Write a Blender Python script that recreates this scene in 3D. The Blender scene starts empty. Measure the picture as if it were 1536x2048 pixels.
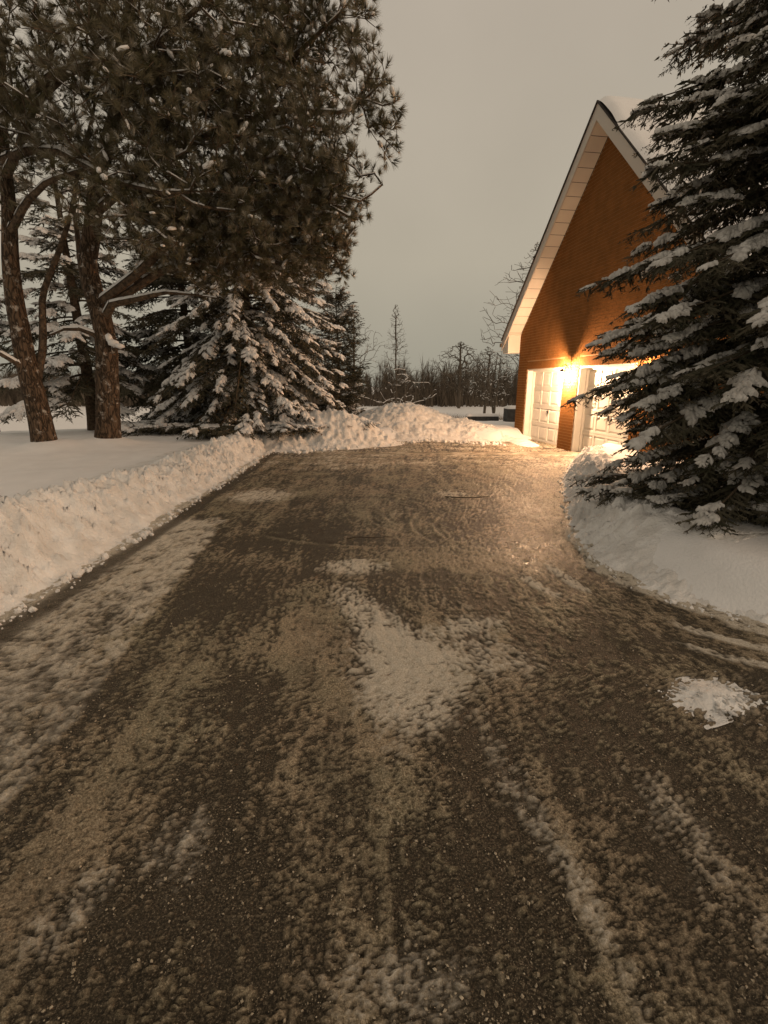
import bpy, bmesh, math, random
import numpy as np
from mathutils import Vector, Matrix

C = bpy.context.scene
COL = C.collection
R = math.radians

# ------------------------------------------------------------------ camera, sky, light, exposure
CAM_H = 1.7
F_PX = 950.0
PITCH = math.atan(259 / 950)
cam_data = bpy.data.cameras.new('camera')
cam_data.sensor_fit = 'HORIZONTAL'
cam_data.sensor_width = 36
cam_data.lens = 36 * F_PX / 1536
cam_data.clip_end = 2000
cam_data.clip_start = 0.05
cam = bpy.data.objects.new('camera', cam_data)
COL.objects.link(cam)
cam.location = (0, 0, CAM_H)
cam.rotation_euler = (R(90) - PITCH, 0, 0)
C.camera = cam

W = bpy.data.worlds.new('World')
C.world = W
W.use_nodes = True
nt = W.node_tree
nt.nodes.clear()
wo = nt.nodes.new('ShaderNodeOutputWorld')
bg = nt.nodes.new('ShaderNodeBackground')
tc = nt.nodes.new('ShaderNodeTexCoord')
sx = nt.nodes.new('ShaderNodeSeparateXYZ')
rp = nt.nodes.new('ShaderNodeValToRGB')
nz = nt.nodes.new('ShaderNodeTexNoise')
nz.inputs['Scale'].default_value = 1.6
nz.inputs['Detail'].default_value = 2
mxs = nt.nodes.new('ShaderNodeMath'); mxs.operation = 'MULTIPLY_ADD'
mxs.inputs[1].default_value = 0.10
mxs.inputs[2].default_value = -0.05
ad = nt.nodes.new('ShaderNodeMath'); ad.operation = 'ADD'
nt.links.new(tc.outputs['Generated'], sx.inputs[0])
nt.links.new(tc.outputs['Generated'], nz.inputs['Vector'])
nt.links.new(nz.outputs['Fac'], mxs.inputs[0])
nt.links.new(sx.outputs['Z'], ad.inputs[0])
nt.links.new(mxs.outputs[0], ad.inputs[1])
nt.links.new(ad.outputs[0], rp.inputs[0])
e = rp.color_ramp.elements
e[0].position = 0.0; e[0].color = (0.31, 0.292, 0.232, 1)
e[1].position = 1.0; e[1].color = (0.37, 0.31, 0.245, 1)
m = rp.color_ramp.elements.new(0.22); m.color = (0.420, 0.374, 0.292, 1)
m = rp.color_ramp.elements.new(0.55); m.color = (0.425, 0.368, 0.298, 1)
cl = nt.nodes.new('ShaderNodeTexNoise'); cl.inputs['Scale'].default_value = 3.2; cl.inputs['Detail'].default_value = 5
clm = nt.nodes.new('ShaderNodeMath'); clm.operation = 'MULTIPLY_ADD'; clm.inputs[1].default_value = 0.22; clm.inputs[2].default_value = 0.89
vm = nt.nodes.new('ShaderNodeVectorMath'); vm.operation = 'SCALE'
nt.links.new(tc.outputs['Generated'], cl.inputs['Vector']); nt.links.new(cl.outputs['Fac'], clm.inputs[0])
nt.links.new(rp.outputs[0], vm.inputs[0]); nt.links.new(clm.outputs[0], vm.inputs['Scale'])
nt.links.new(vm.outputs[0], bg.inputs[0])
bg.inputs[1].default_value = 1.08          # overcast night sky lit from below by the town
nt.links.new(bg.outputs[0], wo.inputs[0])

warm_fill_d = bpy.data.lights.new('warm_fill', 'SUN')  # added warm fill, stands in for an unseen light from the right
warm_fill_d.energy = 1.0
warm_fill_d.angle = R(45)
warm_fill_d.color = (1.0, 0.70, 0.47)
warm_fill = bpy.data.objects.new('warm_fill', warm_fill_d)
COL.objects.link(warm_fill)
warm_fill.rotation_euler = Vector((-0.80, 0.36, -0.40)).to_track_quat('-Z', 'Y').to_euler()

C.view_settings.view_transform = 'Standard'
C.view_settings.look = 'None'
C.view_settings.exposure = 0
C.view_settings.gamma = 1
C.view_settings.use_curve_mapping = False
C.render.engine = 'CYCLES'
C.cycles.use_denoising = True
C.cycles.max_bounces = 5
C.cycles.diffuse_bounces = 3
C.cycles.sample_clamp_indirect = 4
LAMP_POWER = 17500.0
LAMP_COL = (1.0, 0.60, 0.34)

# ------------------------------------------------------------------ helpers
def _hash(ix, iy, seed):
    h = (ix.astype(np.int64) * 374761393 + iy.astype(np.int64) * 668265263 + seed * 974711) & 0xFFFFFFFF
    h = ((h ^ (h >> 13)) * 1274126177) & 0xFFFFFFFF
    h = (h ^ (h >> 16)) & 0xFFFFFFFF
    return h
def perlin(x, y, seed=0):
    x = np.asarray(x, float); y = np.asarray(y, float)
    x0 = np.floor(x); y0 = np.floor(y); fx = x - x0; fy = y - y0
    def g(ix, iy, dx, dy):
        a = _hash(ix, iy, seed) * (2 * np.pi / 4294967296.0)
        return np.cos(a) * dx + np.sin(a) * dy
    u = fx * fx * fx * (fx * (fx * 6 - 15) + 10); v = fy * fy * fy * (fy * (fy * 6 - 15) + 10)
    a = g(x0, y0, fx, fy); b = g(x0 + 1, y0, fx - 1, fy)
    c = g(x0, y0 + 1, fx, fy - 1); d = g(x0 + 1, y0 + 1, fx - 1, fy - 1)
    return ((a + (b - a) * u) * (1 - v) + (c + (d - c) * u) * v) * 1.5
def fbm(x, y, octaves=4, seed=0, gain=0.5, lac=2.03):
    t = 0; a = 1.0; s = 0.0; f = 1.0
    for k in range(octaves):
        t = t + a * perlin(x * f + k * 17.3, y * f - k * 9.1, seed + k * 7)
        s += a; a *= gain; f *= lac
    return t / s
def sst(a, b, x):
    t = np.clip((np.asarray(x, float) - a) / (b - a), 0, 1)
    return t * t * (3 - 2 * t)

def link_mesh(name, V, F, mat=None, parent=None, smooth=False, uv=None, attrs=None):
    """V (n,3), F a list of (k,3)/(k,4) int arrays -> ONE mesh object"""
    V = np.ascontiguousarray(V, dtype=np.float32)
    F = [np.asarray(f, dtype=np.int32) for f in (F if isinstance(F, list) else [F]) if len(f)]
    me = bpy.data.meshes.new(name)
    me.vertices.add(len(V)); me.vertices.foreach_set('co', V.ravel())
    tot = np.concatenate([np.full(len(f), f.shape[1], np.int32) for f in F])
    loops = np.concatenate([f.ravel() for f in F])
    me.loops.add(len(loops)); me.loops.foreach_set('vertex_index', loops)
    me.polygons.add(len(tot))
    st = np.concatenate([[0], np.cumsum(tot)[:-1]]).astype(np.int32)
    me.polygons.foreach_set('loop_start', st)
    me.polygons.foreach_set('loop_total', tot)
    me.polygons.foreach_set('use_smooth', np.full(len(tot), bool(smooth)))
    me.update(calc_edges=True)
    if attrs:
        for k, a in attrs.items():
            at = me.attributes.new(k, 'FLOAT', 'POINT')
            at.data.foreach_set('value', np.asarray(a, np.float32).ravel())
    if mat: me.materials.append(mat)
    o = bpy.data.objects.new(name, me)
    COL.objects.link(o)
    if parent: o.parent = parent
    return o
def tag(o, label=None, cat=None, group=None, kind=None):
    if label: o['label'] = label
    if cat: o['category'] = cat
    if group: o['group'] = group
    if kind: o['kind'] = kind
    return o
def empty(name, loc=(0, 0, 0), rz=0, label=None, cat=None, group=None):
    o = bpy.data.objects.new(name, None); COL.objects.link(o)
    o.location = loc; o.rotation_euler = (0, 0, rz); o.empty_display_size = 0.2
    return tag(o, label, cat, group)

def grid_faces(ny, nx):
    i = np.arange((ny - 1) * (nx - 1)); r = i // (nx - 1); c = i % (nx - 1); a = r * nx + c
    return np.stack([a, a + 1, a + nx + 1, a + nx], 1)

class MB:
    def __init__(s): s.v = []; s.f3 = []; s.f4 = []; s.n = 0
    def add(s, V, F3=(), F4=()):
        V = np.asarray(V, float)
        if len(F3): s.f3.append(np.asarray(F3, np.int64) + s.n)
        if len(F4): s.f4.append(np.asarray(F4, np.int64) + s.n)
        s.v.append(V); s.n += len(V)
    def box(s, x0, x1, y0, y1, z0, z1, back=True):
        V = [(x0, y0, z0), (x1, y0, z0), (x1, y1, z0), (x0, y1, z0), (x0, y0, z1), (x1, y0, z1), (x1, y1, z1), (x0, y1, z1)]
        F = [(0, 3, 2, 1), (4, 5, 6, 7), (0, 1, 5, 4), (1, 2, 6, 5), (3, 0, 4, 7)]
        if back: F.append((2, 3, 7, 6))
        s.add(V, F4=F)
    def prism(s, pts, y0, y1):
        """polygon pts (u,z) counter-clockwise seen from -y, extruded y0..y1 (fan caps)"""
        n = len(pts)
        V = [(p[0], y0, p[1]) for p in pts] + [(p[0], y1, p[1]) for p in pts]
        F3 = [(0, i, i + 1) for i in range(1, n - 1)] + [(n, n + i + 1, n + i) for i in range(1, n - 1)]
        F4 = [(i, n + i, n + (i + 1) % n, (i + 1) % n) for i in range(n)]
        s.add(V, F3, F4)
    def tube(s, P, rad, sides=6, cap=True):
        P = np.asarray(P, float); n = len(P)
        rad = np.broadcast_to(np.asarray(rad, float), (n,))
        T = np.gradient(P, axis=0); T /= np.linalg.norm(T, axis=1, keepdims=True) + 1e-9
        ref = np.array([0, 0, 1.0]) if abs(T[:, 2]).mean() < 0.85 else np.array([1.0, 0, 0])
        A = np.cross(T, ref); A /= np.linalg.norm(A, axis=1, keepdims=True) + 1e-9
        B = np.cross(T, A)
        an = np.arange(sides) * 2 * np.pi / sides
        V = P[:, None] + rad[:, None, None] * (A[:, None] * np.cos(an)[None, :, None] + B[:, None] * np.sin(an)[None, :, None])
        i = np.arange(n - 1)[:, None] * sides; j = np.arange(sides)[None]; j2 = (j + 1) % sides
        F = np.stack([i + j, i + sides + j, i + sides + j2, i + j2], -1).reshape(-1, 4)
        s.add(V.reshape(-1, 3), F4=F)
        if cap:
            s.add([P[0], P[-1]])
    def lathe(s, prof, seg=16, off=(0, 0, 0)):
        an = np.arange(seg) * 2 * np.pi / seg
        V = [(r * math.cos(a) + off[0], r * math.sin(a) + off[1], z + off[2]) for r, z in prof for a in an]
        F = []
        for i in range(len(prof) - 1):
            for j in range(seg):
                k = (j + 1) % seg
                F.append((i * seg + j, i * seg + k, (i + 1) * seg + k, (i + 1) * seg + j))
        s.add(V, F4=F)
    def build(s, name, mat, parent=None, smooth=False):
        V = np.concatenate(s.v)
        F = []
        if s.f3: F.append(np.concatenate(s.f3))
        if s.f4: F.append(np.concatenate(s.f4))
        return link_mesh(name, V, F, mat, parent, smooth)

def bake(tV, tF, pos, ax, up, scl, jit=0.0, rng=None):
    """copies of a template (axis along +x, up +z) at pos, x->ax, z~->up, scale scl (n,) or (n,3)"""
    pos = np.asarray(pos, float); ax = np.asarray(ax, float); up = np.asarray(up, float); scl = np.asarray(scl, float)
    n = len(pos)
    ax = ax / (np.linalg.norm(ax, axis=1, keepdims=True) + 1e-9)
    y = np.cross(up, ax); ly = np.linalg.norm(y, axis=1, keepdims=True)
    y = np.where(ly < 1e-4, np.array([[0, 1.0, 0]]), y / (ly + 1e-9))
    z = np.cross(ax, y)
    if scl.ndim == 1: scl = np.repeat(scl[:, None], 3, 1)
    T = tV[None] * scl[:, None]
    V = pos[:, None] + T[..., 0:1] * ax[:, None] + T[..., 1:2] * y[:, None] + T[..., 2:3] * z[:, None]
    F = (tF[None] + (np.arange(n) * len(tV))[:, None, None]).reshape(-1, tF.shape[1])
    return V.reshape(-1, 3), F

# ------------------------------------------------------------------ materials
def mat(name, col, rough=0.8, spec=0.3, var=None, scale=8, bump=0, bscale=60, col2=None, detail=5, metal=0, sub=0, coat=0, dist=0.01):
    m = bpy.data.materials.new(name); m.use_nodes = True
    n = m.node_tree.nodes; l = m.node_tree.links
    b = n['Principled BSDF']
    b.inputs['Base Color'].default_value = (*col, 1)
    b.inputs['Roughness'].default_value = rough
    b.inputs['Specular IOR Level'].default_value = spec
    b.inputs['Metallic'].default_value = metal
    tc = n.new('ShaderNodeTexCoord')
    if col2 is not None:
        t = n.new('ShaderNodeTexNoise'); t.inputs['Scale'].default_value = scale; t.inputs['Detail'].default_value = detail
        r = n.new('ShaderNodeValToRGB'); r.color_ramp.elements[0].position = 0.36; r.color_ramp.elements[1].position = 0.64
        r.color_ramp.elements[0].color = (*col, 1); r.color_ramp.elements[1].color = (*col2, 1)
        l.new(tc.outputs['Object'], t.inputs['Vector']); l.new(t.outputs['Fac'], r.inputs[0]); l.new(r.outputs[0], b.inputs['Base Color'])
    if bump:
        t = n.new('ShaderNodeTexNoise'); t.inputs['Scale'].default_value = bscale; t.inputs['Detail'].default_value = 6
        u = n.new('ShaderNodeBump'); u.inputs['Strength'].default_value = bump; u.inputs['Distance'].default_value = dist
        l.new(tc.outputs['Object'], t.inputs['Vector']); l.new(t.outputs['Fac'], u.inputs['Height']); l.new(u.outputs[0], b.inputs['Normal'])
    return m
M = {}
M['snow'] = mat('snow', (0.80, 0.79, 0.78), 0.55, 0.25, col2=(0.86, 0.85, 0.84), scale=3, bump=0.5, bscale=45, dist=0.02)
M['bank_snow'] = mat('bank_snow', (0.70, 0.68, 0.65), 0.6, 0.2, col2=(0.86, 0.85, 0.83), scale=5, bump=0.8, bscale=35, dist=0.03)
M['tree_snow'] = mat('tree_snow', (0.78, 0.77, 0.76), 0.6, 0.2, bump=0.4, bscale=60)
M['shaded_snow'] = mat('shaded_snow', (0.50, 0.48, 0.45), 0.7, 0.15, col2=(0.68, 0.66, 0.63), scale=7, bump=0.5, bscale=70)  # thin snow of the right spruce, darkened in colour for shade
M['spruce'] = mat('spruce_needles', (0.040, 0.040, 0.024), 0.7, 0.15, col2=(0.115, 0.10, 0.070), scale=5)
M['pine'] = mat('pine_needles', (0.075, 0.070, 0.036), 0.75, 0.12, col2=(0.19, 0.162, 0.105), scale=2.5)
M['pine_frost'] = mat('frosted_pine_needles', (0.17, 0.15, 0.10), 0.8, 0.1, col2=(0.36, 0.33, 0.27), scale=9)
M['bark'] = mat('bark', (0.055, 0.040, 0.028), 0.9, 0.15, col2=(0.15, 0.105, 0.07), scale=14, bump=1.0, bscale=28, dist=0.05)
def bark_material():
    m = bpy.data.materials.new('bark_snowy'); m.use_nodes = True
    n = m.node_tree.nodes; l = m.node_tree.links; b = n['Principled BSDF']; b.inputs['Roughness'].default_value = .9; b.inputs['Specular IOR Level'].default_value = .15
    tc = n.new('ShaderNodeTexCoord'); mp = n.new('ShaderNodeMapping'); mp.inputs['Scale'].default_value = (1, 1, .28)
    l.new(tc.outputs['Object'], mp.inputs[0])
    v = n.new('ShaderNodeTexVoronoi'); v.feature = 'DISTANCE_TO_EDGE'; v.inputs['Scale'].default_value = 13
    w = n.new('ShaderNodeTexNoise'); w.inputs['Scale'].default_value = 9; w.inputs['Detail'].default_value = 4
    mxv = n.new('ShaderNodeMixRGB'); mxv.blend_type = 'ADD'; mxv.inputs[0].default_value = .25
    l.new(mp.outputs[0], w.inputs['Vector']); l.new(mp.outputs[0], mxv.inputs[1]); l.new(w.outputs['Color'], mxv.inputs[2]); l.new(mxv.outputs[0], v.inputs['Vector'])
    r = n.new('ShaderNodeValToRGB'); r.color_ramp.elements[0].color = (.022, .016, .011, 1); r.color_ramp.elements[1].color = (.13, .088, .058, 1); r.color_ramp.elements[1].position = .22
    l.new(v.outputs['Distance'], r.inputs[0])
    t = n.new('ShaderNodeTexNoise'); t.inputs['Scale'].default_value = 6.5; t.inputs['Detail'].default_value = 7; t.inputs['Roughness'].default_value = .68
    l.new(tc.outputs['Object'], t.inputs['Vector'])
    q = n.new('ShaderNodeValToRGB'); q.color_ramp.elements[0].position = .57; q.color_ramp.elements[1].position = .66
    l.new(t.outputs['Fac'], q.inputs[0])
    x = n.new('ShaderNodeMixRGB'); x.inputs[2].default_value = (.42, .38, .34, 1)
    l.new(q.outputs[0], x.inputs[0]); l.new(r.outputs[0], x.inputs[1]); l.new(x.outputs[0], b.inputs['Base Color'])
    u = n.new('ShaderNodeBump'); u.inputs['Strength'].default_value = 1; u.inputs['Distance'].default_value = .05
    l.new(v.outputs['Distance'], u.inputs['Height']); l.new(u.outputs[0], b.inputs['Normal'])
    return m
M['pine_bark'] = bark_material()
M['twig'] = mat('twig_bark', (0.07, 0.052, 0.036), 0.9, 0.15, col2=(0.12, 0.09, 0.06), scale=20)
M['far_twig'] = mat('far_twig_bark', (0.085, 0.07, 0.055), 0.9, 0.1, col2=(0.12, 0.10, 0.078), scale=.3)
M['brick'] = mat('brick', (0.175, 0.076, 0.022), 0.95, 0.06, col2=(0.225, 0.098, 0.030), scale=4, bump=0.1, bscale=120, detail=2)
M['mortar'] = mat('mortar', (0.33, 0.215, 0.12), 0.95, 0.06)
M['white'] = mat('white_paint', (0.60, 0.58, 0.53), 0.5, 0.3, col2=(0.66, 0.64, 0.58), scale=4, bump=0.06, bscale=80)
M['soffit'] = mat('soffit_aluminium', (0.62, 0.57, 0.50), 0.5, 0.35, col2=(0.68, 0.63, 0.55), scale=2)
M['fascia'] = mat('fascia_board', (0.52, 0.47, 0.41), 0.5, 0.35)
M['shingle'] = mat('roof_shingle', (0.035, 0.03, 0.027), 0.9, 0.2, col2=(0.06, 0.05, 0.045), scale=15)
M['iron'] = mat('black_iron', (0.03, 0.026, 0.022), 0.5, 0.4)
M['gutter'] = mat('gutter_brown', (0.20, 0.13, 0.06), 0.4, 0.4)
M['stone'] = mat('dark_stone', (0.06, 0.057, 0.055), 0.9, 0.2, col2=(0.1, 0.095, 0.09), scale=8, bump=0.5)
M['brush'] = mat('dry_brush', (0.10, 0.075, 0.05), 0.9, 0.1, col2=(0.16, 0.12, 0.08), scale=2)
M['ice'] = mat('ice_crumb', (0.16, 0.125, 0.08), 0.5, 0.3, col2=(0.52, 0.45, 0.34), scale=40)
def emis(name, col, s):
    m = bpy.data.materials.new(name); m.use_nodes = True
    n = m.node_tree.nodes; n.clear(); o = n.new('ShaderNodeOutputMaterial'); x = n.new('ShaderNodeEmission')
    x.inputs[0].default_value = (*col, 1); x.inputs[1].default_value = s
    m.node_tree.links.new(x.outputs[0], o.inputs[0]); return m
M['bulb'] = emis('lit_bulb', LAMP_COL, LAMP_POWER)
M['dim_bulb'] = emis('lit_dim_bulb', LAMP_COL, LAMP_POWER * 0.30)
M['glow'] = emis('lit_lamp_glass', (1.0, 0.80, 0.5), 7.0)
_n = M['glow'].node_tree.nodes; _l = M['glow'].node_tree.links
_t = _n.new('ShaderNodeBsdfTransparent'); _m = _n.new('ShaderNodeAddShader')
_o = [q for q in _n if q.type == 'OUTPUT_MATERIAL'][0]; _e = [q for q in _n if q.type == 'EMISSION'][0]; _e.inputs[1].default_value = 22.0
_l.new(_t.outputs[0], _m.inputs[0]); _l.new(_e.outputs[0], _m.inputs[1]); _l.new(_m.outputs[0], _o.inputs[0])

def driveway_material():
    m = bpy.data.materials.new('frosted_asphalt'); m.use_nodes = True
    n = m.node_tree.nodes; l = m.node_tree.links; b = n['Principled BSDF']
    tc = n.new('ShaderNodeTexCoord')
    def noise(s, d=4, r=0.55):
        t = n.new('ShaderNodeTexNoise'); t.inputs['Scale'].default_value = s; t.inputs['Detail'].default_value = d
        t.inputs['Roughness'].default_value = r
        l.new(tc.outputs['Object'], t.inputs['Vector']); return t.outputs['Fac']
    def ramp(f, stops):
        r = n.new('ShaderNodeValToRGB'); r.color_ramp.elements[0].position = stops[0][0]; r.color_ramp.elements[0].color = stops[0][1]
        r.color_ramp.elements[1].position = stops[-1][0]; r.color_ramp.elements[1].color = stops[-1][1]
        for p, c in stops[1:-1]:
            x = r.color_ramp.elements.new(p); x.color = c
        l.new(f, r.inputs[0]); return r.outputs[0]
    def mix(f, a, c):
        x = n.new('ShaderNodeMix'); x.data_type = 'RGBA'
        l.new(f, x.inputs['Factor']); l.new(a, x.inputs[6]); l.new(c, x.inputs[7]); return x.outputs[2]
    def attr(k):
        x = n.new('ShaderNodeAttribute'); x.attribute_name = k; return x.outputs['Fac']
    asph = ramp(noise(120, 5, 0.8), [(0.38, (0.016, 0.013, 0.008, 1)), (0.50, (0.048, 0.038, 0.024, 1)), (0.58, (0.12, 0.095, 0.062, 1)), (0.68, (0.46, 0.39, 0.29, 1))])
    sl1 = ramp(noise(95, 9, 0.88), [(0.38, (0.06, 0.045, 0.028, 1)), (0.46, (0.19, 0.150, 0.100, 1)), (0.54, (0.42, 0.335, 0.225, 1)), (0.64, (0.80, 0.68, 0.51, 1))])
    sl2 = ramp(noise(95, 9, 0.88), [(0.38, (0.05, 0.042, 0.022, 1)), (0.46, (0.17, 0.145, 0.09, 1)), (0.54, (0.38, 0.325, 0.22, 1)), (0.64, (0.80, 0.71, 0.54, 1))])
    slush = mix(ramp(noise(1.1, 3, 0.5), [(0.42, (0, 0, 0, 1)), (0.58, (1, 1, 1, 1))]), sl1, sl2)
    snow = ramp(noise(110, 9, 0.86), [(0.36, (0.24, 0.185, 0.12, 1)), (0.45, (0.52, 0.455, 0.35, 1)), (0.58, (0.80, 0.75, 0.66, 1))])
    c = mix(attr('crust'), asph, slush)
    c = mix(attr('snow'), c, snow)
    l.new(c, b.inputs['Base Color'])
    rr = ramp(attr('snow'), [(0.0, (0.52, 0.52, 0.52, 1)), (1.0, (0.78, 0.78, 0.78, 1))])
    wt = n.new('ShaderNodeMix'); wt.data_type = 'RGBA'; wt.inputs[7].default_value = (.16, .16, .16, 1)
    l.new(attr('wet'), wt.inputs['Factor']); l.new(rr, wt.inputs[6]); l.new(wt.outputs[2], b.inputs['Roughness'])
    b.inputs['Specular IOR Level'].default_value = 0.24
    u = n.new('ShaderNodeBump'); u.inputs['Strength'].default_value = 1.0; u.inputs['Distance'].default_value = 0.012
    l.new(noise(110, 6, 0.7), u.inputs['Height']); l.new(u.outputs[0], b.inputs['Normal'])
    return m
M['drive'] = driveway_material()

# ------------------------------------------------------------------ ground
XR_Y = np.array([-12, 0.5, 1.2, 2.0, 2.6, 3.0, 3.4, 3.8, 4.4, 5.0, 6.2, 8.4, 10.3, 11.5, 12.0, 14])
XR_X = np.array([9.0, 8.5, 6.0, 4.2, 3.2, 2.72, 2.35, 2.15, 2.08, 2.12, 2.45, 3.2, 4.05, 4.75, 6, 6])
def xr(y): return np.interp(y, XR_Y, XR_X)
def xl(y): return -2.86 + 0.0 * np.asarray(y) - 0.1 * sst(8, 13, y)
def yend(x): return np.interp(x, [-4, -1.9, -0.3, 1.3, 3.3, 4.6], [12.2, 12.4, 13.6, 14.8, 13.8, 14.4])
TRUNKS = [(-6.75, 9.6, 0.32), (-6.0, 10.35, 0.34)]
def terrain(x, y):
    x = np.asarray(x, float); y = np.asarray(y, float)
    drop = 3.1 * sst(11.5, 62, y + 0.75 * np.maximum(0, -x - 6.5))
    z = 0.36 + 0.06 * fbm(x * 0.35, y * 0.35, 3, 5) + 0.025 * fbm(x * 1.1, y * 1.4, 3, 6) - drop
    z = z + 0.10 * sst(3.5, 9, -x - 0.0 * y) * (1 - sst(10, 16, y))
    z = z + 0.35 * fbm(x * 0.05, y * 0.05, 2, 9) * sst(20, 60, y)
    for tx, ty, r in TRUNKS:
        d = np.hypot(x - tx, y - ty)
        z = z + 0.17 * np.exp(-((d - 0.1) / 0.42) ** 2)
    # hollow for the driveway and the yard in front of the garage
    e_l = sst(0.0, -0.55, x - xl(y)); e_r = sst(0.0, 0.75, x - xr(y)); e_e = sst(0.0, 1.2, y - yend(x))
    out = np.maximum(np.maximum(e_l, e_r), e_e)
    return z * out + (-0.10) * (1 - out)
def tz(x, y): return float(terrain(np.array([x]), np.array([y]))[0])

def axis(lo, hi, step, far_lo, far_hi, n):
    a = np.arange(lo, hi + 1e-6, step)
    g = np.geomspace(step, far_hi - hi, n); b = hi + g
    g2 = np.geomspace(step, lo - far_lo, n); c = lo - g2[::-1]
    return np.concatenate([c, a, b])
gx = axis(-15, 9, 0.15, -420, 420, 34); gy = axis(0, 21, 0.15, -40, 500, 40)
GX, GY = np.meshgrid(gx, gy)
GZ = terrain(GX, GY) + 0.012 * fbm(GX * 2.2, GY * 2.2, 3, 21) * (np.abs(GX) < 30)
g = link_mesh('snow_ground', np.stack([GX, GY, GZ], -1).reshape(-1, 3), grid_faces(*GX.shape), M['snow'], smooth=True)
tag(g, kind='structure')

# ---- driveway: one sheet, rows get closer near the viewer's end of the drive
ny, nx = 570, 350
yy = 0.35 * np.exp(np.linspace(0, math.log(16.0 / 0.35), ny))
lo = np.maximum(-3.1, -1.5 - 0.72 * yy); hi = np.minimum(6.4, 1.6 + 0.80 * yy)
hi = np.minimum(hi, xr(yy) + 0.35)
S = np.linspace(0, 1, nx)
DX = lo[:, None] + (hi - lo)[:, None] * S[None]; DY = np.repeat(yy[:, None], nx, 1)
def blob(cx, cy, rx, ry, rot=0, soft=0.6):
    a = R(rot); dx = DX - cx; dy = DY - cy
    u = (dx * math.cos(a) + dy * math.sin(a)) / rx; v = (-dx * math.sin(a) + dy * math.cos(a)) / ry
    return np.exp(-np.power(u * u + v * v, 1.2) * soft * 1.6)
def segdist(x0, y0, x1, y1):
    dx, dy = x1 - x0, y1 - y0; L2 = dx * dx + dy * dy
    t = np.clip(((DX - x0) * dx + (DY - y0) * dy) / L2, 0, 1)
    return np.hypot(DX - x0 - t * dx, DY - y0 - t * dy)
wx = DX + 0.10 * fbm(DX * 3, DY * 3, 3, 31); wy = DY + 0.10 * fbm(DX * 3, DY * 3, 3, 41)
n1 = fbm(wx * 1.3, wy * 0.75, 4, 51); n2 = fbm(wx * 6, wy * 6, 4, 61); n3 = fbm(wx * 36, wy * 34, 4, 71, 0.62)
n4 = fbm(DX * 85, DY * 80, 2, 81, 0.6)
n5 = fbm(wx * 17, wy * 15, 4, 83, 0.65)
n9 = fbm(DX * 13 + .25 * n2, DY * .45, 4, 95, .65); n10 = fbm(DX * 34 + DY * 3, DY * 1.1, 3, 97, .6)
snow = np.zeros_like(DX)
snow += 1.35 * blob(0.17, 2.50, 0.31, 0.44, -8)
snow += 0.9 * blob(-0.02, 3.05, 0.18, 0.42, 12)
snow += 0.65 * blob(-0.30, 3.55, 0.16, 0.35, 10)
snow += 0.85 * blob(-0.28, 4.25, 0.30, 0.22, 0)
snow += 0.55 * blob(0.62, 3.1, 0.30, 0.14, 20)
snow += 0.50 * blob(0.75, 2.7, 0.30, 0.3)
snow += 0.65 * blob(1.05, 7.3, 0.28, 0.3)
snow += 0.8 * blob(-1.9, 7.2, 0.55, 0.5, 0)
snow += 0.75 * sst(0.16, 0.0, DX - xl(DY)) + 0
snow += 0.50 * blob(0.03, 0.98, 0.26, 0.14, 0) + 0.50 * blob(0.66, 1.28, 0.06, 0.42, 9) + 0.36 * blob(-0.78, 1.42, 0.16, 0.25, 20)
snow += 0.42 * blob(-1.05, 1.18, 0.12, 0.2) + 0.30 * blob(0.55, 1.75, 0.12, 0.35) + 0.22 * blob(1.15, 1.55, 0.15, 0.5)
film = sst(8.0, 10.5, DY) * (0.55 + 0.75 * fbm(wx * 0.7, wy * 3.2, 4, 91))
snow += 0.62 * np.clip(film, 0, 1)
snow += 0.3 * sst(0.5, 0.0, xr(DY) - DX) * (DY > 5)
# plough streaks that follow the right-hand curve
dr = xr(DY) - DX
st = np.sin(dr * 16 + 2.2 * n1) * 0.5 + 0.5
snow += 0.75 * sst(0.14, 0.0, dr + .05 * n2) * (DY < 5.5)
snow += 1.1 * sst(0.60, 0.98, st) * sst(1.5, 0.5, dr) * (DY < 4.6) * (DY > 1.6) * sst(-0.15, 0.35, fbm(DX * 1.1, DY * 1.1, 3, 93))
snow += 0.20 * sst(0.0, 0.5, n1)
snow = snow * (0.95 + 0.7 * n2 + 0.6 * n5 + 0.8 * n3 + 0.5 * n4) + 0.26 * n3 + 0.14 * n5 + 0.16 * n4 + 0.22 * n9 + 0.14 * n10
xline = -2.0 + 0.11 * (5.62 - DY) + 0.05 * n2
lit_strip = sst(0.07, -0.06, DX - xline) * sst(6.3, 5.6, DY)  # snow film, also painted brighter for the lit strip left of the shadow edge
snow = np.maximum(snow, lit_strip * (0.62 + 0.45 * n2 + 0.5 * n5 + 0.5 * n3 + 0.5 * n1) * np.interp(DY, [1, 2.2, 3.2, 5], [.62, .75, .95, 1.05]))
snow += 0.6 * blob(1.83, 2.32, .30, .22)
snow -= 0.5 * blob(-0.95, 5.1, 0.75, 0.55) + 0.45 * blob(-1.25, 3.55, 0.38, 0.6) + 0.3 * blob(1.5, 2.9, 0.5, 0.5)
gap = np.exp(-((DX - xl(DY) - 0.20 - 0.06 * n1) / 0.11) ** 4)
snow = np.clip(0.95 * sst(0.22, 0.80, snow) * (1 - 0.9 * gap), 0, 1)
n6 = fbm(wx * 2.1 + 7, wy * 0.42, 4, 85)
n7 = fbm(wx * 3.6, wy * 1.9, 4, 87, .6)
n8 = fbm(DX * 0.7 + 3, DY * 0.9, 3, 89)
grain = 0.85 * n5 + 1.35 * n3 + 0.8 * n4
dens = 0.36 + 0.75 * n9 + 0.45 * n10 + 0.75 * n6 + 0.95 * n7 + 0.55 * n8
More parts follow.
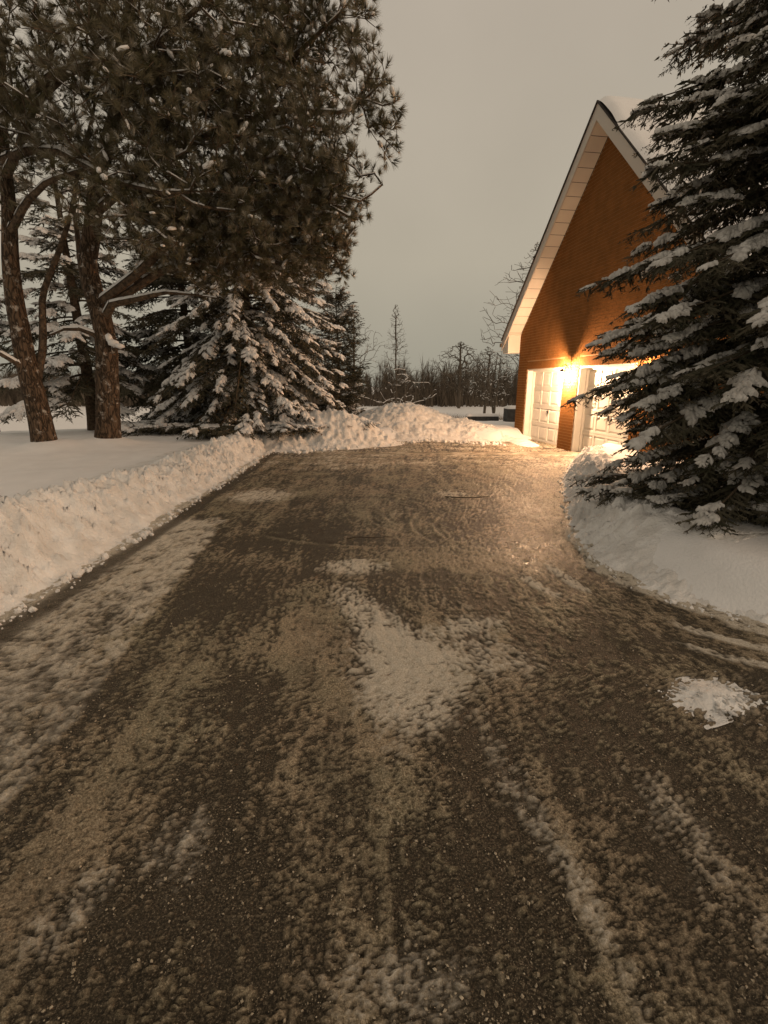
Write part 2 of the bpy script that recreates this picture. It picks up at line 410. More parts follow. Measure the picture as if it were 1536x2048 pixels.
dens -= 0.75 * blob(-0.95, 5.1, 0.8, 0.6) + 0.6 * blob(-1.25, 3.55, 0.42, 0.65) + 0.35 * blob(0.75, 3.9, 0.9, 0.3) + 0.8 * gap
dens -= 0.40 * blob(1.65, 2.6, 0.6, 1.0) + 0.45 * blob(-0.5, 1.1, 0.45, 0.35) + 0.45 * blob(0.3, 1.3, 0.28, 0.22) + 0.35 * blob(-0.75, 2.0, .3, .7)
dens += 0.35 * blob(0.0, 1.75, 0.10, 0.9) + 0.40 * blob(0.75, 2.9, 0.5, 0.5) + .35 * blob(-0.35, 2.6, .35, .7) + .25 * sst(5.5, 8, DY) + .35 * blob(.7, 4.3, 1.2, .5)
crust = sst(0.30, 0.50, dens + grain * 1.1) * np.clip(0.80 + 0.6 * n7 + 0.3 * n2, .3, 1)
H = 0.004 * n1 + 0.005 * n2 + 0.0058 * crust * (1 + 1.2 * n3) + 0.0045 * n5 * np.clip(.3 + crust, 0, 1.2) + 0.0105 * n3 * np.clip(0.35 + crust, 0, 1.2) + 0.006 * n4 * np.clip(.4 + crust, 0, 1)
H += 0.004 * snow + 0.002 * snow * n3
# tyre arcs
for cx, cy, rad, a0, a1 in [(1.05, 6.2, 1.25, 95, 250), (1.05, 6.2, 1.05, 100, 245), (1.35, 5.6, 1.0, 110, 235), (1.4, 5.5, 0.78, 120, 240),
                            (-0.35, 5.6, 1.15, 110, 215), (2.6, 9.2, 3.2, 190, 250), (2.2, 9.0, 2.6, 200, 260), (0.2, 8.0, 3.2, 210, 300)]:
    dd = np.hypot(DX - cx, DY - cy) - rad
    ang = np.degrees(np.arctan2(DY - cy, DX - cx)) % 360
    wgt = sst(a0, a0 + 40, ang) * sst(a1, a1 - 40, ang) * (0.15 + 1.0 * sst(-0.2, 0.3, n2 + n1))
    H += 0.7 * wgt * (0.012 * np.exp(-((dd - 0.035) / 0.022) ** 2) - 0.012 * np.exp(-((dd + 0.02) / 0.03) ** 2))
    crust += 0.6 * wgt * np.exp(-((dd - 0.035) / 0.03) ** 2) - 0.35 * wgt * np.exp(-((dd + 0.02) / 0.03) ** 2)
# plough edge ridges across the drive
for x0, y0, x1, y1, s_ in [(-1.3, 3.98, 0.3, 4.05, 1), (0.3, 4.05, 2.0, 3.95, 1.3), (-2.5, 3.7, -1.2, 4.0, .7), (0.6, 5.0, 1.6, 4.7, .7), (1.0, 6.9, 1.7, 7.05, 1)]:
    d = segdist(x0, y0, x1, y1) + 0.03 * n2
    H += s_ * 0.005 * sst(-.3, .3, n7) * np.exp(-((d - 0.03) / 0.02) ** 2); crust -= s_ * 0.45 * np.exp(-(d / 0.03) ** 2)
# cracks
for pts in [[(0.42, 2.62), (0.56, 2.52), (0.60, 2.40), (0.66, 2.27), (0.69, 2.2)], [(-1.4, 3.05), (-1.1, 2.98), (-0.95, 3.0)]]:
    for (x0, y0), (x1, y1) in zip(pts, pts[1:]):
        d = segdist(x0, y0, x1, y1) + 0.006 * n3
        k = np.exp(-(d / 0.007) ** 2); H -= 0.014 * k; crust -= 1.2 * k; snow *= (1 - k)
crust = np.clip(crust, 0, 1)
dv = link_mesh('driveway', np.stack([DX, DY, H], -1).reshape(-1, 3), grid_faces(ny, nx), M['drive'], smooth=True,
               attrs={'snow': snow, 'crust': crust, 'wet': np.clip(blob(1.5, 4.7, .5, .8) * (.6 + n2 + n5) + .6 * blob(1.9, 6.4, .5, 1.2) * (.5 + n2 + n5), 0, 1)})
tag(dv, kind='structure')
# the same drive carries on behind and beside: a plain sheet just below
bs = MB(); bs.box(-3.2, 9, -12, 16, -0.06, -0.03)
bo = bs.build('driveway_base', M['drive']); tag(bo, kind='structure')

rng = np.random.default_rng(7)
# ---- frozen crumbs of slush and salt, nobody could count them
def crumbs(n, seed, smin, smax, near):
    rg = np.random.default_rng(seed)
    y = 0.5 * np.exp(rg.random(n) * math.log(near / 0.5)); s0 = rg.random(n)
    l = np.maximum(-2.7, -1.2 - 0.75 * y); h = np.minimum(xr(y) - 0.05, 1.3 + 0.8 * y)
    x = l + (h - l) * s0
    keep = (fbm(x * 1.6, y * 1.6, 3, 101) + 0.4 * fbm(x * 7, y * 7, 2, 103)) > -0.12
    keep &= np.hypot((x + 0.95) / 0.8, (y - 5.1) / 0.6) > 1
    x = x[keep]; y = y[keep]; k = len(x)
    s = smin + (smax - smin) * rg.random(k) ** 4
    tV = np.array([(1, 0, 0), (-0.9, 0.2, 0), (0.1, 1, 0.1), (-0.1, -0.9, 0), (0.1, 0.05, 0.8), (0, 0, -0.5)], float)
    tF = np.array([(0, 2, 4), (2, 1, 4), (1, 3, 4), (3, 0, 4)])
    a = rg.random(k) * 6.283
    ax = np.stack([np.cos(a), np.sin(a), 0.3 * rg.normal(size=k)], 1); up = np.stack([0.3 * rg.normal(size=k), 0.3 * rg.normal(size=k), np.ones(k)], 1)
    pos = np.stack([x, y, np.full(k, 0.001) + 0.2 * s], 1)
    scl = s[:, None] * (0.6 + 0.7 * rg.random((k, 3)))
    return bake(tV, tF, pos, ax, up, scl)
V1, F1 = crumbs(32000, 3, 0.0013, 0.0075, 5.0)
cr = link_mesh('ice_crumbs', V1, F1, M['ice']); tag(cr, kind='stuff')

# ------------------------------------------------------------------ ploughed banks and piles
def lumps(x, y, seed):
    wx = x + 0.10 * fbm(x * 4, y * 4, 2, seed + 11); wy = y + 0.10 * fbm(x * 4, y * 4, 2, seed + 12)
    a = fbm(wx * 4, wy * 4, 6, seed, 0.62)
    b = np.abs(fbm(wx * 6.5, wy * 6.5, 4, seed + 5, 0.6)) * 1.8
    return 0.75 * a + 0.6 * (b - 0.3)
# left bank
by = 0.6 + 12.6 * np.linspace(0, 1, 540) ** 1.25
bt = np.linspace(-0.28, 1.7, 104)
BY, BT = np.meshgrid(by, bt, indexing='ij')
BX = xl(BY) + 0.02 * np.sin(BY * 1.7) - BT
hc = np.interp(BY, [0.6, 3, 4.2, 5.2, 7, 10, 11.6, 13.2], [0.74, 0.72, 0.66, 0.56, 0.47, 0.44, 0.50, 0.62])
back = terrain(BX, BY)
front = sst(0.0, 0.62, BT + 0.05 * fbm(BX * 2, BY * 2, 2, 3))
ridge = np.exp(-((BT - 0.62) / 0.20) ** 2)
z = np.where(BT < 0.62, hc * front ** 0.85, hc + (back - hc) * sst(0.62, 1.35, BT))
face = sst(-0.02, 0.2, BT) * sst(1.0, 0.62, BT)
ribs = fbm(BY * 6.5 + BT * 2.4, BT * 1.6, 3, 12)
bv = 0.65 + 0.9 * sst(-.3, .35, fbm(BX * .9, BY * .8, 2, 77))
z = z + bv * face * (0.17 * lumps(BX, BY + BT * 0.7, 15) + 0.14 * ribs + 0.075 * fbm(BX * 17, BY * 17, 4, 18, .6)) + 0.03 * ridge * fbm(BX * 12, BY * 12, 3, 19)
z = z + sst(0.1, -0.05, BT) * 0.02 * np.clip(fbm(BX * 16, BY * 16, 3, 22), 0, 1)
z = np.where(BT < -0.05, z - 0.25 * sst(-0.05, -0.28, BT), z)
z = z - 0.5 * sst(1.35, 1.7, BT)
o = link_mesh('snow_bank', np.stack([BX, BY, z], -1).reshape(-1, 3), grid_faces(*BX.shape)[:, ::-1], M['bank_snow'], smooth=True)
tag(o, 'long shovelled snow bank running along the driveway in front of the pine trunks', 'snow bank')

# right bank: from the garage door past the big spruce, opening into a broad mound
sN = 520
cy_ = np.concatenate([np.linspace(11.9, 5.0, 260), np.linspace(4.98, 3.4, 110), np.linspace(3.39, 1.2, 150)])
cx_ = xr(cy_)
k_ = np.ones(21) / 21
cx_ = np.convolve(np.pad(cx_, 10, 'edge'), k_, 'valid'); cy_ = np.convolve(np.pad(cy_, 10, 'edge'), k_, 'valid')
tx_ = np.gradient(cx_); ty_ = np.gradient(cy_); ln = np.hypot(tx_, ty_); nxr, nyr = -ty_ / ln, tx_ / ln
tt = np.linspace(-0.25, 2.0, 90)
RX = cx_[:, None] + nxr[:, None] * tt[None]; RY = cy_[:, None] + nyr[:, None] * tt[None]; RT = np.repeat(tt[None], sN, 0)
CY = np.repeat(cy_[:, None], len(tt), 1)
hc = np.interp(CY, [1.2, 2.6, 3.4, 4.2, 5.2, 7, 9, 10.6, 11.9], [0.22, 0.30, 0.36, 0.40, 0.42, 0.40, 0.36, 0.28, 0.10])
wid = np.interp(CY, [1.2, 3.0, 4.2, 5.4, 11.9], [1.4, 1.3, 0.95, 0.5, 0.4])
zb = terrain(RX, RY)
z = np.where(RT < wid, hc * sst(0, 1, RT / wid) ** 0.9, hc + (zb - hc) * sst(0, 0.8, RT - wid))
face = sst(-0.02, 0.12, RT) * sst(wid + 0.5, wid + 0.05, RT)
narrow = sst(4.3, 5.2, CY)
al = np.cumsum(ln)[:, None] + 0 * RT
z = z + face * narrow * (0.17 * lumps(RX, RY, 45) + 0.22 * fbm(al * 5.5 + RT * 1.5, RT * 2, 3, 47) + 0.03 * fbm(RX * 20, RY * 20, 3, 48))
z = z + face * (1 - narrow) * (0.09 * fbm(RX * 2.2, RY * 2.2, 5, 49) + 0.035 * fbm(RX * 14, RY * 14, 3, 50) * sst(0.9, 0.1, RT))
z = np.where(RT < -0.03, z - 0.25 * sst(-0.03, -0.25, RT), z) - 0.5 * sst(1.6, 2.0, RT)
o = link_mesh('snow_bank', np.stack([RX, RY, z], -1).reshape(-1, 3), grid_faces(*RX.shape)[:, ::-1], M['bank_snow'], smooth=True)
tag(o, 'curved low snow bank widening into a smooth mound under the big spruce', 'snow bank')

def pile(name, label, x0, x1, y0, y1, fn, seed, amp, step=0.042):
    a = np.arange(x0, x1, step); b = np.arange(y0, y1, step); PX, PY = np.meshgrid(a, b)
    h = fn(PX + 0.12 * fbm(PX * 1.5, PY * 1.5, 3, seed + 60), PY + 0.12 * fbm(PX * 1.5, PY * 1.5, 3, seed + 70))
    e = sst(0.02, 0.25, h)
    z = h + e * (1.25 * amp * lumps(PX * 0.8, PY * 0.8, seed) + 0.45 * amp * fbm(PX * 10, PY * 10, 4, seed + 3, .65)) - 0.2 * sst(0.03, -0.02, h) - 0.05
    o = link_mesh(name, np.stack([PX, PY, z], -1).reshape(-1, 3), grid_faces(*PX.shape), M['bank_snow'], smooth=True)
    return tag(o, label, 'snow pile')
def gauss(x, y, cx, cy, rx, ry, h, p=1.0):
    return h * np.exp(-(((x - cx) / rx) ** 2 + ((y - cy) / ry) ** 2) ** p)
pile('snow_pile', 'lumpy lit snow pile at the end of the driveway below the snowy spruce', -4.0, 0.9, 11.6, 16.0,
     lambda x, y: np.maximum(gauss(x, y, -1.75, 13.75, 1.25, 1.0, 0.98, 1.25), gauss(x, y, -2.9, 13.2, 1.0, 0.9, 0.72, 1.2)) + gauss(x, y, -0.4, 13.7, 0.75, 0.5, 0.38) - 0.03, 71, 0.17)
pile('snow_pile', 'wide rounded snow heap across the far end of the driveway before the bare trees', -2.6, 6.0, 13.2, 20.5,
     lambda x, y: np.maximum(gauss(x, y, 0.65, 16.6, 2.1, 1.55, 1.08, 1.15), gauss(x, y, 2.3, 16.2, 1.4, 1.2, 0.60, 1.1)) + gauss(x, y, 3.4, 15.1, 1.0, 0.85, 0.26) - 0.03, 83, 0.11)
pile('snow_pile', 'small ridge of crumbly snow against the far garage door', 2.9, 4.9, 12.3, 15.6,
     lambda x, y: gauss(x, y, 4.05, 14.0, 0.42, 1.3, 0.17, 1.2) - 0.03, 87, 0.08, 0.03)

# broken lumps that rolled off the banks and piles
def rolled(n, fx, fy, smin, smax, seed, zf):
    rg = np.random.default_rng(seed); u = rg.random(n); v = rg.normal(size=n)
    x, y = fx(u, v), fy(u, v); s_ = smin + (smax - smin) * rg.random(n) ** 3.5
    a = rg.random(n) * 6.283
    P = np.stack([x, y, zf(x, y) + s_ * .35], 1)
    bv = bmesh.new(); bmesh.ops.create_icosphere(bv, subdivisions=1, radius=1)
    tv = np.array([q.co[:] for q in bv.verts]); tf = np.array([[q.index for q in f.verts] for f in bv.faces]); bv.free()
    tv = tv * (1 + .28 * np.sin(tv[:, [1, 2, 0]] * 4.1 + seed))
    return bake(tv, tf, P, np.stack([np.cos(a), np.sin(a), .4 * rg.normal(size=n)], 1), np.tile([.1, .2, 1.0], (n, 1)), s_[:, None] * rg.uniform(.6, 1.2, (n, 3)))
flat = lambda x, y: 0 * x
R1 = rolled(420, lambda u, v: xl(1 + 11 * u) + .03 + .06 * np.abs(v), lambda u, v: 1 + 11 * u, .008, .045, 1, flat)
R2 = rolled(200, lambda u, v: xr(2.4 + 9 * u) + .04 - .05 * np.abs(v), lambda u, v: 2.4 + 9 * u, .006, .035, 2, flat)
R3 = rolled(420, lambda u, v: -2.9 + 6.4 * u, lambda u, v: yend(-2.9 + 6.4 * u) - .25 - .22 * np.abs(v), .012, .08, 3, flat)
Vd = np.concatenate([R1[0], R2[0], R3[0]]); Fd = np.concatenate([R1[1], R2[1] + len(R1[0]), R3[1] + len(R1[0]) + len(R2[0])])
o = link_mesh('snow_debris', Vd, Fd, M['bank_snow'], smooth=False); tag(o, kind='stuff')
# chunk of snow dropped on the drive
ch = empty('snow_clump', (1.83, 2.30, 0), 0.3, 'small white heap of snow lumps lying alone on the dark driveway near the right bank', 'snow clump')
def lump_mesh(r, seed, sq=0.6):
    bm = bmesh.new(); bmesh.ops.create_icosphere(bm, subdivisions=2, radius=r)
    rr = random.Random(seed); ph = [rr.random() * 6 for _ in range(6)]
    for v in bm.verts:
        p = v.co / r
        k = 1 + 0.16 * math.sin(3.1 * p.x + ph[0]) + 0.14 * math.sin(4.3 * p.y + ph[1]) + 0.12 * math.sin(5.2 * p.z + ph[2] + 2 * p.x) + rr.uniform(-.05, .05)
        v.co *= k; v.co.z *= sq
    me = bpy.data.meshes.new('lump'); bm.to_mesh(me); bm.free()
    for f in me.polygons: f.use_smooth = True
    me.materials.append(M['bank_snow']); return me
LM = [lump_mesh(0.05, s) for s in range(5)]
cs = random.Random(4)
gm = np.linspace(-.26, .26, 60); CX, CYY = np.meshgrid(gm, gm * .75)
cz = .045 * np.exp(-((CX / .15) ** 2 + (CYY / .10) ** 2)) - .004 + .012 * fbm(CX * 14, CYY * 14, 4, 301, .65)
link_mesh('snow_mound', np.stack([CX, CYY, cz], -1).reshape(-1, 3), grid_faces(*CX.shape), M['bank_snow'], ch, True)
for i in range(110):
    o = bpy.data.objects.new('snow_lump', LM[i % 5]); COL.objects.link(o); o.parent = ch
    a = cs.random() * 6.28; r_ = (cs.random() ** 0.6)
    s_ = (0.6 - 0.3 * r_) * cs.uniform(0.2, 0.85)
    o.location = (r_ * 0.24 * math.cos(a) + (0.06 if i > 85 else 0), r_ * 0.15 * math.sin(a) - (0.11 if i > 85 else 0), 0.012 * s_ + 0.03 * (1 - r_))
    o.rotation_euler = (cs.uniform(-.3, .3), cs.uniform(-.3, .3), a); o.scale = (s_, s_ * cs.uniform(.7, 1.1), s_ * 0.8)

# twigs dropped from the trees
def twig(pts, r0, label):
    mb = MB(); P = np.array(pts, float); mb.tube(P, np.linspace(r0, r0 * 0.4, len(P)), 5)
    k = len(P) // 2; d = P[k] + np.array([0.03, 0.035, 0.006]); mb.tube([P[k], (P[k] + d) / 2 + [0, 0, 0.004], d], [r0 * 0.6, r0 * 0.5, r0 * 0.3], 4)
    o = mb.build('fallen_twig', M['twig']); return tag(o, label, 'twig', 'twigs fallen on the driveway')
twig([(-0.42, 5.05, .012), (-0.3, 5.1, .018), (-0.12, 5.08, .015), (0.05, 5.13, .012)], 0.006, 'thin dark twig lying across the smooth dark asphalt patch')
twig([(0.93, 7.08, .012), (1.2, 7.0, .02), (1.45, 7.02, .018), (1.62, 7.12, .012)], 0.008, 'long dark twig lying below the pale snow patch nearer the garage')

# ------------------------------------------------------------------ brick garage
HA = R(8.7)
house = empty('brick_garage', (4.75, 12.11, 0), HA - R(90), 'orange brick gabled garage with two white doors and a snowy steep roof', 'garage')
U0, U1, UP, ZP, SL = -3.5, 4.34, 0.42, 6.95, 0.98     # corners, peak, peak height of the brick, slope
OPEN = [(-2.88, -0.70), (0.0, 2.18)]; OZ = 2.08; DEP = 8.0
def ztop(u): return ZP - abs(u - UP) * SL
# mortar shell set 12 mm behind the brick faces
mb = MB(); Y0, Y1 = 0.004, 0.30
z0 = -0.3
for a, b in [(U0 + .012, OPEN[0][0]), (OPEN[0][1], OPEN[1][0]), (OPEN[1][1], U1 - .012)]:
    mb.box(a, b, Y0, Y1, z0, OZ)
mb.prism([(U0 + .012, OZ), (U1 - .012, OZ), (U1 - .012, ztop(U1)), (UP, ZP), (U0 + .012, ztop(U0))], Y0, Y1)
mb.box(U0 + .012, U0 + .3, Y1, DEP, z0, ztop(U0) - 0.02); mb.box(U1 - .3, U1 - .012, Y1, DEP, z0, ztop(U1) - 0.02)
mb.prism([(U0 + .3, z0), (U1 - .3, z0), (U1 - .3, ztop(U1)), (UP, ZP), (U0 + .3, ztop(U0))], DEP - .3, DEP)
wall = mb.build('wall', M['mortar'], house)
BH, BL, J = 0.067, 0.217, 0.008
single = []; many = MB(); rb = random.Random(11)
def put(x0, x1, zb, zt, one):
    y = rb.uniform(-0.0005, 0.0008)
    if one: single.append((x0, x1, y, zb, zt))
    else: many.box(x0, x1, y, 0.05, zb, zt, back=False)
course = 0; zb = 0.0
while zb < ZP - 0.1:
    zt = zb + BH; off = 0.1125 * (course % 2)
    u = U0 - off
    while u < U1:
        a, b = max(u, U0), min(u + BL, U1)
        half = (ZP - zt) / SL
        a = max(a, UP - half); b = min(b, UP + half)
        segs = [(a, b)]
        for (oa, ob) in OPEN:
            if zb < OZ + 0.225:
                nsg = []
                for p, q in segs:
                    lo_, hi_ = (oa, ob)
                    if q <= lo_ or p >= hi_: nsg.append((p, q)); continue
                    if p < lo_ - .01: nsg.append((p, lo_))
                    if q > hi_ + .01: nsg.append((hi_, q))
                segs = nsg
        for p, q in segs:
            if q - p > 0.03:
                put(p, q - (0 if q in (U1, OPEN[0][0], OPEN[1][0]) else 0.0), zb, zt, zb < 2.3 and (U0 - .1 < p < 0.0))
        u += BL + J
    zb += BH + J; course += 1
for oa, ob in OPEN:                                   # soldier course over each opening
    k = int((ob - oa) / 0.075)
    for i in range(k):
        w = (ob - oa) / k
        put(oa + i * w + .005, oa + (i + 1) * w - .005, OZ + 0.012, OZ + 0.215, True)
tags = 0
bricks_cache = {}
for (x0, x1, y, zb_, zt_) in single[:290]:
    key = (round(x1 - x0, 3), round(zt_ - zb_, 3))
    if key not in bricks_cache:
        q = MB(); w, h = key; q.box(-w / 2, w / 2, 0, 0.05, -h / 2, h / 2, back=False)
        o = q.build('brick', M['brick'], wall); bricks_cache[key] = o.data
    else:
        o = bpy.data.objects.new('brick', bricks_cache[key]); COL.objects.link(o); o.parent = wall
    o.location = ((x0 + x1) / 2, y, (zb_ + zt_) / 2)
for (x0, x1, y, zb_, zt_) in single[290:]:
    many.box(x0, x1, y, 0.05, zb_, zt_, back=False)
# brick on the side wall that faces the viewer behind the spruce
zb = 0.0; course = 0
while zb < 2.7:
    v = 0.05 - 0.1125 * (course % 2)
    while v < DEP:
        a, b = max(v, 0.055), min(v + BL, DEP)
        if b - a > .03:
            V = [(U1 - .05, a, zb), (U1 + rb.uniform(-.003, .002), a, zb)]
            x1_ = V[1][0]
            many.add([(U1 - .05, a, zb), (x1_, a, zb), (x1_, b, zb), (U1 - .05, b, zb), (U1 - .05, a, zb + BH), (x1_, a, zb + BH), (x1_, b, zb + BH), (U1 - .05, b, zb + BH)],
                     F4=[(0, 1, 5, 4), (1, 2, 6, 5), (2, 3, 7, 6), (4, 5, 6, 7), (0, 3, 2, 1)])
        v += BL + J
    zb += BH + J; course += 1
bw = many.build('brickwork', M['brick'], house); tag(bw, kind='stuff')

# doors
def garage_door(oa, ob, first):
    d = MB(); yb = 0.235
    d.box(oa + .05, ob - .05, yb + .02, yb + .06, -0.02, OZ - .04)
    do = d.build('garage_door', M['white'], house)
    W_ = ob - oa - .10; cols, rows = 4, 4; cw = W_ / cols; rh = (OZ - .04) / rows
    fr = MB()
    for r_ in range(rows):                           # section rails
        zb_ = r_ * rh
        fr.box(oa + .05, ob - .05, yb, yb + .02, zb_ + .004, zb_ + .055)
        fr.box(oa + .05, ob - .05, yb, yb + .02, zb_ + rh - .055, zb_ + rh - .004)
        for c_ in range(cols + 1):
            x_ = oa + .05 + c_ * cw; h_ = .034
            fr.box(max(x_ - h_, oa + .05), min(x_ + h_, ob - .05), yb + .0006, yb + .02, zb_ + .055, zb_ + rh - .055)
    fr.build('door_rail', M['white'], do)
    for r_ in range(rows):
        for c_ in range(cols):
            x0 = oa + .05 + c_ * cw + .06; x1 = x0 + cw - .12; z0_ = r_ * rh + .085; z1_ = (r_ + 1) * rh - .085
            if first.get('m') is None:
                p = MB(); w, h = x1 - x0, z1_ - z0_; i_ = 0.035
                V = [(0, .02, 0), (w, .02, 0), (w, .02, h), (0, .02, h), (i_, .004, i_), (w - i_, .004, i_), (w - i_, .004, h - i_), (i_, .004, h - i_)]
                p.add(V, F4=[(4, 5, 6, 7), (0, 1, 5, 4), (1, 2, 6, 5), (2, 3, 7, 6), (3, 0, 4, 7)])
                o = p.build('door_panel', M['white'], do); first['m'] = o.data
            else:
                o = bpy.data.objects.new('door_panel', first['m']); COL.objects.link(o); o.parent = do
            o.location = (x0, yb - .0005, z0_)
    hd = MB(); cx = (oa + ob) / 2 + 0.02
    hd.box(cx - .012, cx + .012, yb - .03, yb - .0, rh * 1.0 + .33, rh * 1.0 + .45); hd.box(cx - .06, cx + .06, yb - .036, yb - .022, rh + .375, rh + .40)
    hd.build('door_handle', M['iron'], do)
    c = MB()                                          # jambs and head, white boards lining the opening
    c.box(oa, oa + .05, .022, .30, -0.02, OZ - .001); c.box(ob - .05, ob, .022, .30, -0.02, OZ - .001); c.box(oa + .05, ob - .05, .022, .30, OZ - .04, OZ - .001)
    c.box(oa + .05, oa + .085, .19, .2345, -0.02, OZ - .04); c.box(ob - .085, ob - .05, .19, .2345, -0.02, OZ - .04); c.box(oa + .085, ob - .085, .19, .2345, OZ - .075, OZ - .04)
    c.build('door_casing', M['white'], house)
cache = {}
for oa, ob in OPEN: garage_door(oa, ob, cache)

# roof: two slabs, fascia, soffit strips, gutter, snow
OV = 0.42; EV = 0.46
cs_ = 1 / math.sqrt(1 + SL * SL)
def slope_box(name, side, u_in, u_out, y0, y1, dz0, dz1, mt, parent, smooth=False):
    """slab following one slope between horizontal distances u_in..u_out from the peak, dz0..dz1 above the brick rake line"""
    V = []
    for uu in (u_in, u_out):
        for y_ in (y0, y1):
            for dz in (dz0, dz1):
                V.append((UP + side * uu, y_, ZP - uu * SL + dz))
    b = MB(); F = [(0, 1, 3, 2), (4, 6, 7, 5), (0, 4, 5, 1), (2, 3, 7, 6), (0, 2, 6, 4), (1, 5, 7, 3)]
    b.add(V, F4=F)
    return b.build(name, mt, parent, smooth)
HW = UP - U0
roof = slope_box('roof', -1, 0.0, HW + EV, -OV - .03, DEP + .3, 0.31, 0.345, M['shingle'], house)
slope_box('roof', 1, 0.001, HW + EV, -OV - .03, DEP + .3, 0.31, 0.345, M['shingle'], house)
for s_ in (-1, 1):
    slope_box('fascia', s_, 0.0 if s_ < 0 else .001, HW + EV - .02, -OV, -OV + .03, 0.0, 0.308, M['fascia'], house)
    slope_box('roof_deck', s_, 0.0 if s_ < 0 else .001, HW + EV - .05, -OV + .031, DEP + .2, 0.030, 0.305, M['shingle'], house)
    nst = 20; L_ = HW + EV - .06
    sm = None
    for i in range(nst):
        a = i * L_ / nst; b = (i + 1) * L_ / nst - 0.010
        slope_box('soffit_panel', s_, a if i else 0.012, b, -OV + .032, -.002 if b < HW else 0.3, 0.0195, 0.0222, M['soffit'], house)
    # flat boxed eave return at the foot of the rake
    e_ = MB(); ue = UP + s_ * (HW + EV - .05); ui = UP + s_ * (HW - .0)
    za = ztop(UP + HW + EV) + .02
    x0_, x1_ = (ue, ui - .003) if s_ < 0 else (ui + .003, ue)
    if s_ < 0:
        pts = [(x0_, za - .10), (x1_, za - .10), (x1_, ztop(U0) + .0), (x0_, za + .01)]
    else:
        pts = [(x0_, za - .10), (x1_, za - .10), (x1_, za + .01), (x0_, ztop(U1))]
    e_.prism(pts, -OV + .035, 0.6)
    e_.build('eave_return', M['soffit'], house)
    # gutter
    gq = MB(); gu = UP + s_ * (HW + EV + .05)
    zz = ztop(UP + HW + EV) + .24
    gq.box(gu - .055, gu + .055, -OV - .02, DEP, zz - .11, zz - .10); gq.box(gu - .055, gu - .047, -OV - .02, DEP, zz - .10, zz); gq.box(gu + .047, gu + .055, -OV - .02, DEP, zz - .10, zz)
    gq.box(gu - .047, gu + .047, -OV - .02, -OV - .01, zz - .10, zz)
    gq.build('gutter', M['gutter'], house)
# snow blanket over both slopes
na, nb_ = 130, 90
ua = np.linspace(-(HW + EV - .02), HW + EV - .02, na); yb_ = np.linspace(-OV + .0, DEP + .2, nb_)
UA, YB = np.meshgrid(ua, yb_)
dpt = 0.09 + 0.03 * fbm(UA * 0.8, YB * 0.8, 3, 201)
edge = np.minimum(np.minimum(YB + OV, DEP + .2 - YB), (HW + EV - .02) - np.abs(UA))
dpt = dpt * np.clip(np.sqrt(np.clip(edge / 0.16, 0, 1)), 0, 1) - 0.01
zs_ = ZP - np.sqrt(UA ** 2 + 0.012) * SL + 0.355 + 0.08 + dpt * 1.2 - 0.08 * sst(0.5, 1.0, np.abs(UA)) - 0.0
zs_ = np.maximum(zs_, ZP - np.abs(UA) * SL + 0.347)
link_mesh('roof_snow', np.stack([UP + UA, YB, zs_], -1).reshape(-1, 3), grid_faces(nb_, na), M['snow'], house, smooth=True)
# wall lanterns
def lantern(u, z, label, bulb='bulb'):
    U = Vector((math.sin(HA), -math.cos(HA), 0)); P = Vector((4.75, 12.11, 0)) + U * u
    t = empty('wall_lantern', (P.x, P.y, z), HA - R(90), label, 'wall lamp', 'lit globe lanterns beside the garage doors')
    b = MB(); b.box(-.055, .055, -.016, -.001, -.22, .16); b.box(-.035, .035, -.024, -.0165, -.18, .12)
    b.build('back_plate', M['iron'], t)
    a = MB()
    th = np.linspace(-1.35, 1.9, 16)
    arm = [(0, -.02, -.16), (0, -.06, -.12)] + [(0, -.14 - .11 * math.sin(x), .06 + .19 * (1 - math.cos(x)) * .55 + .0) for x in np.linspace(-.6, 1.2, 6)]
    arm = [(0, -.02, -.12), (0, -.05, -.02), (0, -.06, .08), (0, -.085, .18), (0, -.14, .235), (0, -.205, .225), (0, -.235, .17), (0, -.235, .115)]
    a.tube(arm, .011, 6)
    cur = [(0, -.14 + .055 * (1 - k / 14) * math.cos(k * .55), .165 + .055 * (1 - k / 14) * math.sin(k * .55)) for k in range(12)]
    a.tube(cur, .007, 5)
    a.build('scroll_arm', M['iron'], t, True)
    c = MB(); c.lathe([(.012, .125), (.03, .115), (.045, .09), (.06, .07), (.066, .055), (.0, .0555)], 18, (0, -.235, 0)); c.build('cap', M['iron'], t)
    gl = MB(); gl.lathe([(.001, -.135), (.038, -.126), (.066, -.10), (.081, -.062), (.083, -.035), (.076, .0), (.06, .03), (.045, .0495)], 14, (0, -.235, 0))
    go = gl.build('globe', M['glow'], t, True)
    bu = MB(); bu.lathe([(.001, -.062), (.02, -.055), (.03, -.035), (.024, -.012), (.012, .004)], 10, (0, -.235, 0)); bu.build('bulb', M[bulb], go, True)
    f_ = MB(); f_.lathe([(.001, -.165), (.012, -.158), (.008, -.145), (.02, -.1365)], 10, (0, -.235, 0)); f_.build('finial', M['iron'], t)
    return t
lantern(-0.36, 1.90, 'lit round lantern on the brick pillar between the two garage doors')
lantern(2.58, 1.90, 'lit round lantern mostly hidden by the right spruce beyond the second door', 'dim_bulb')

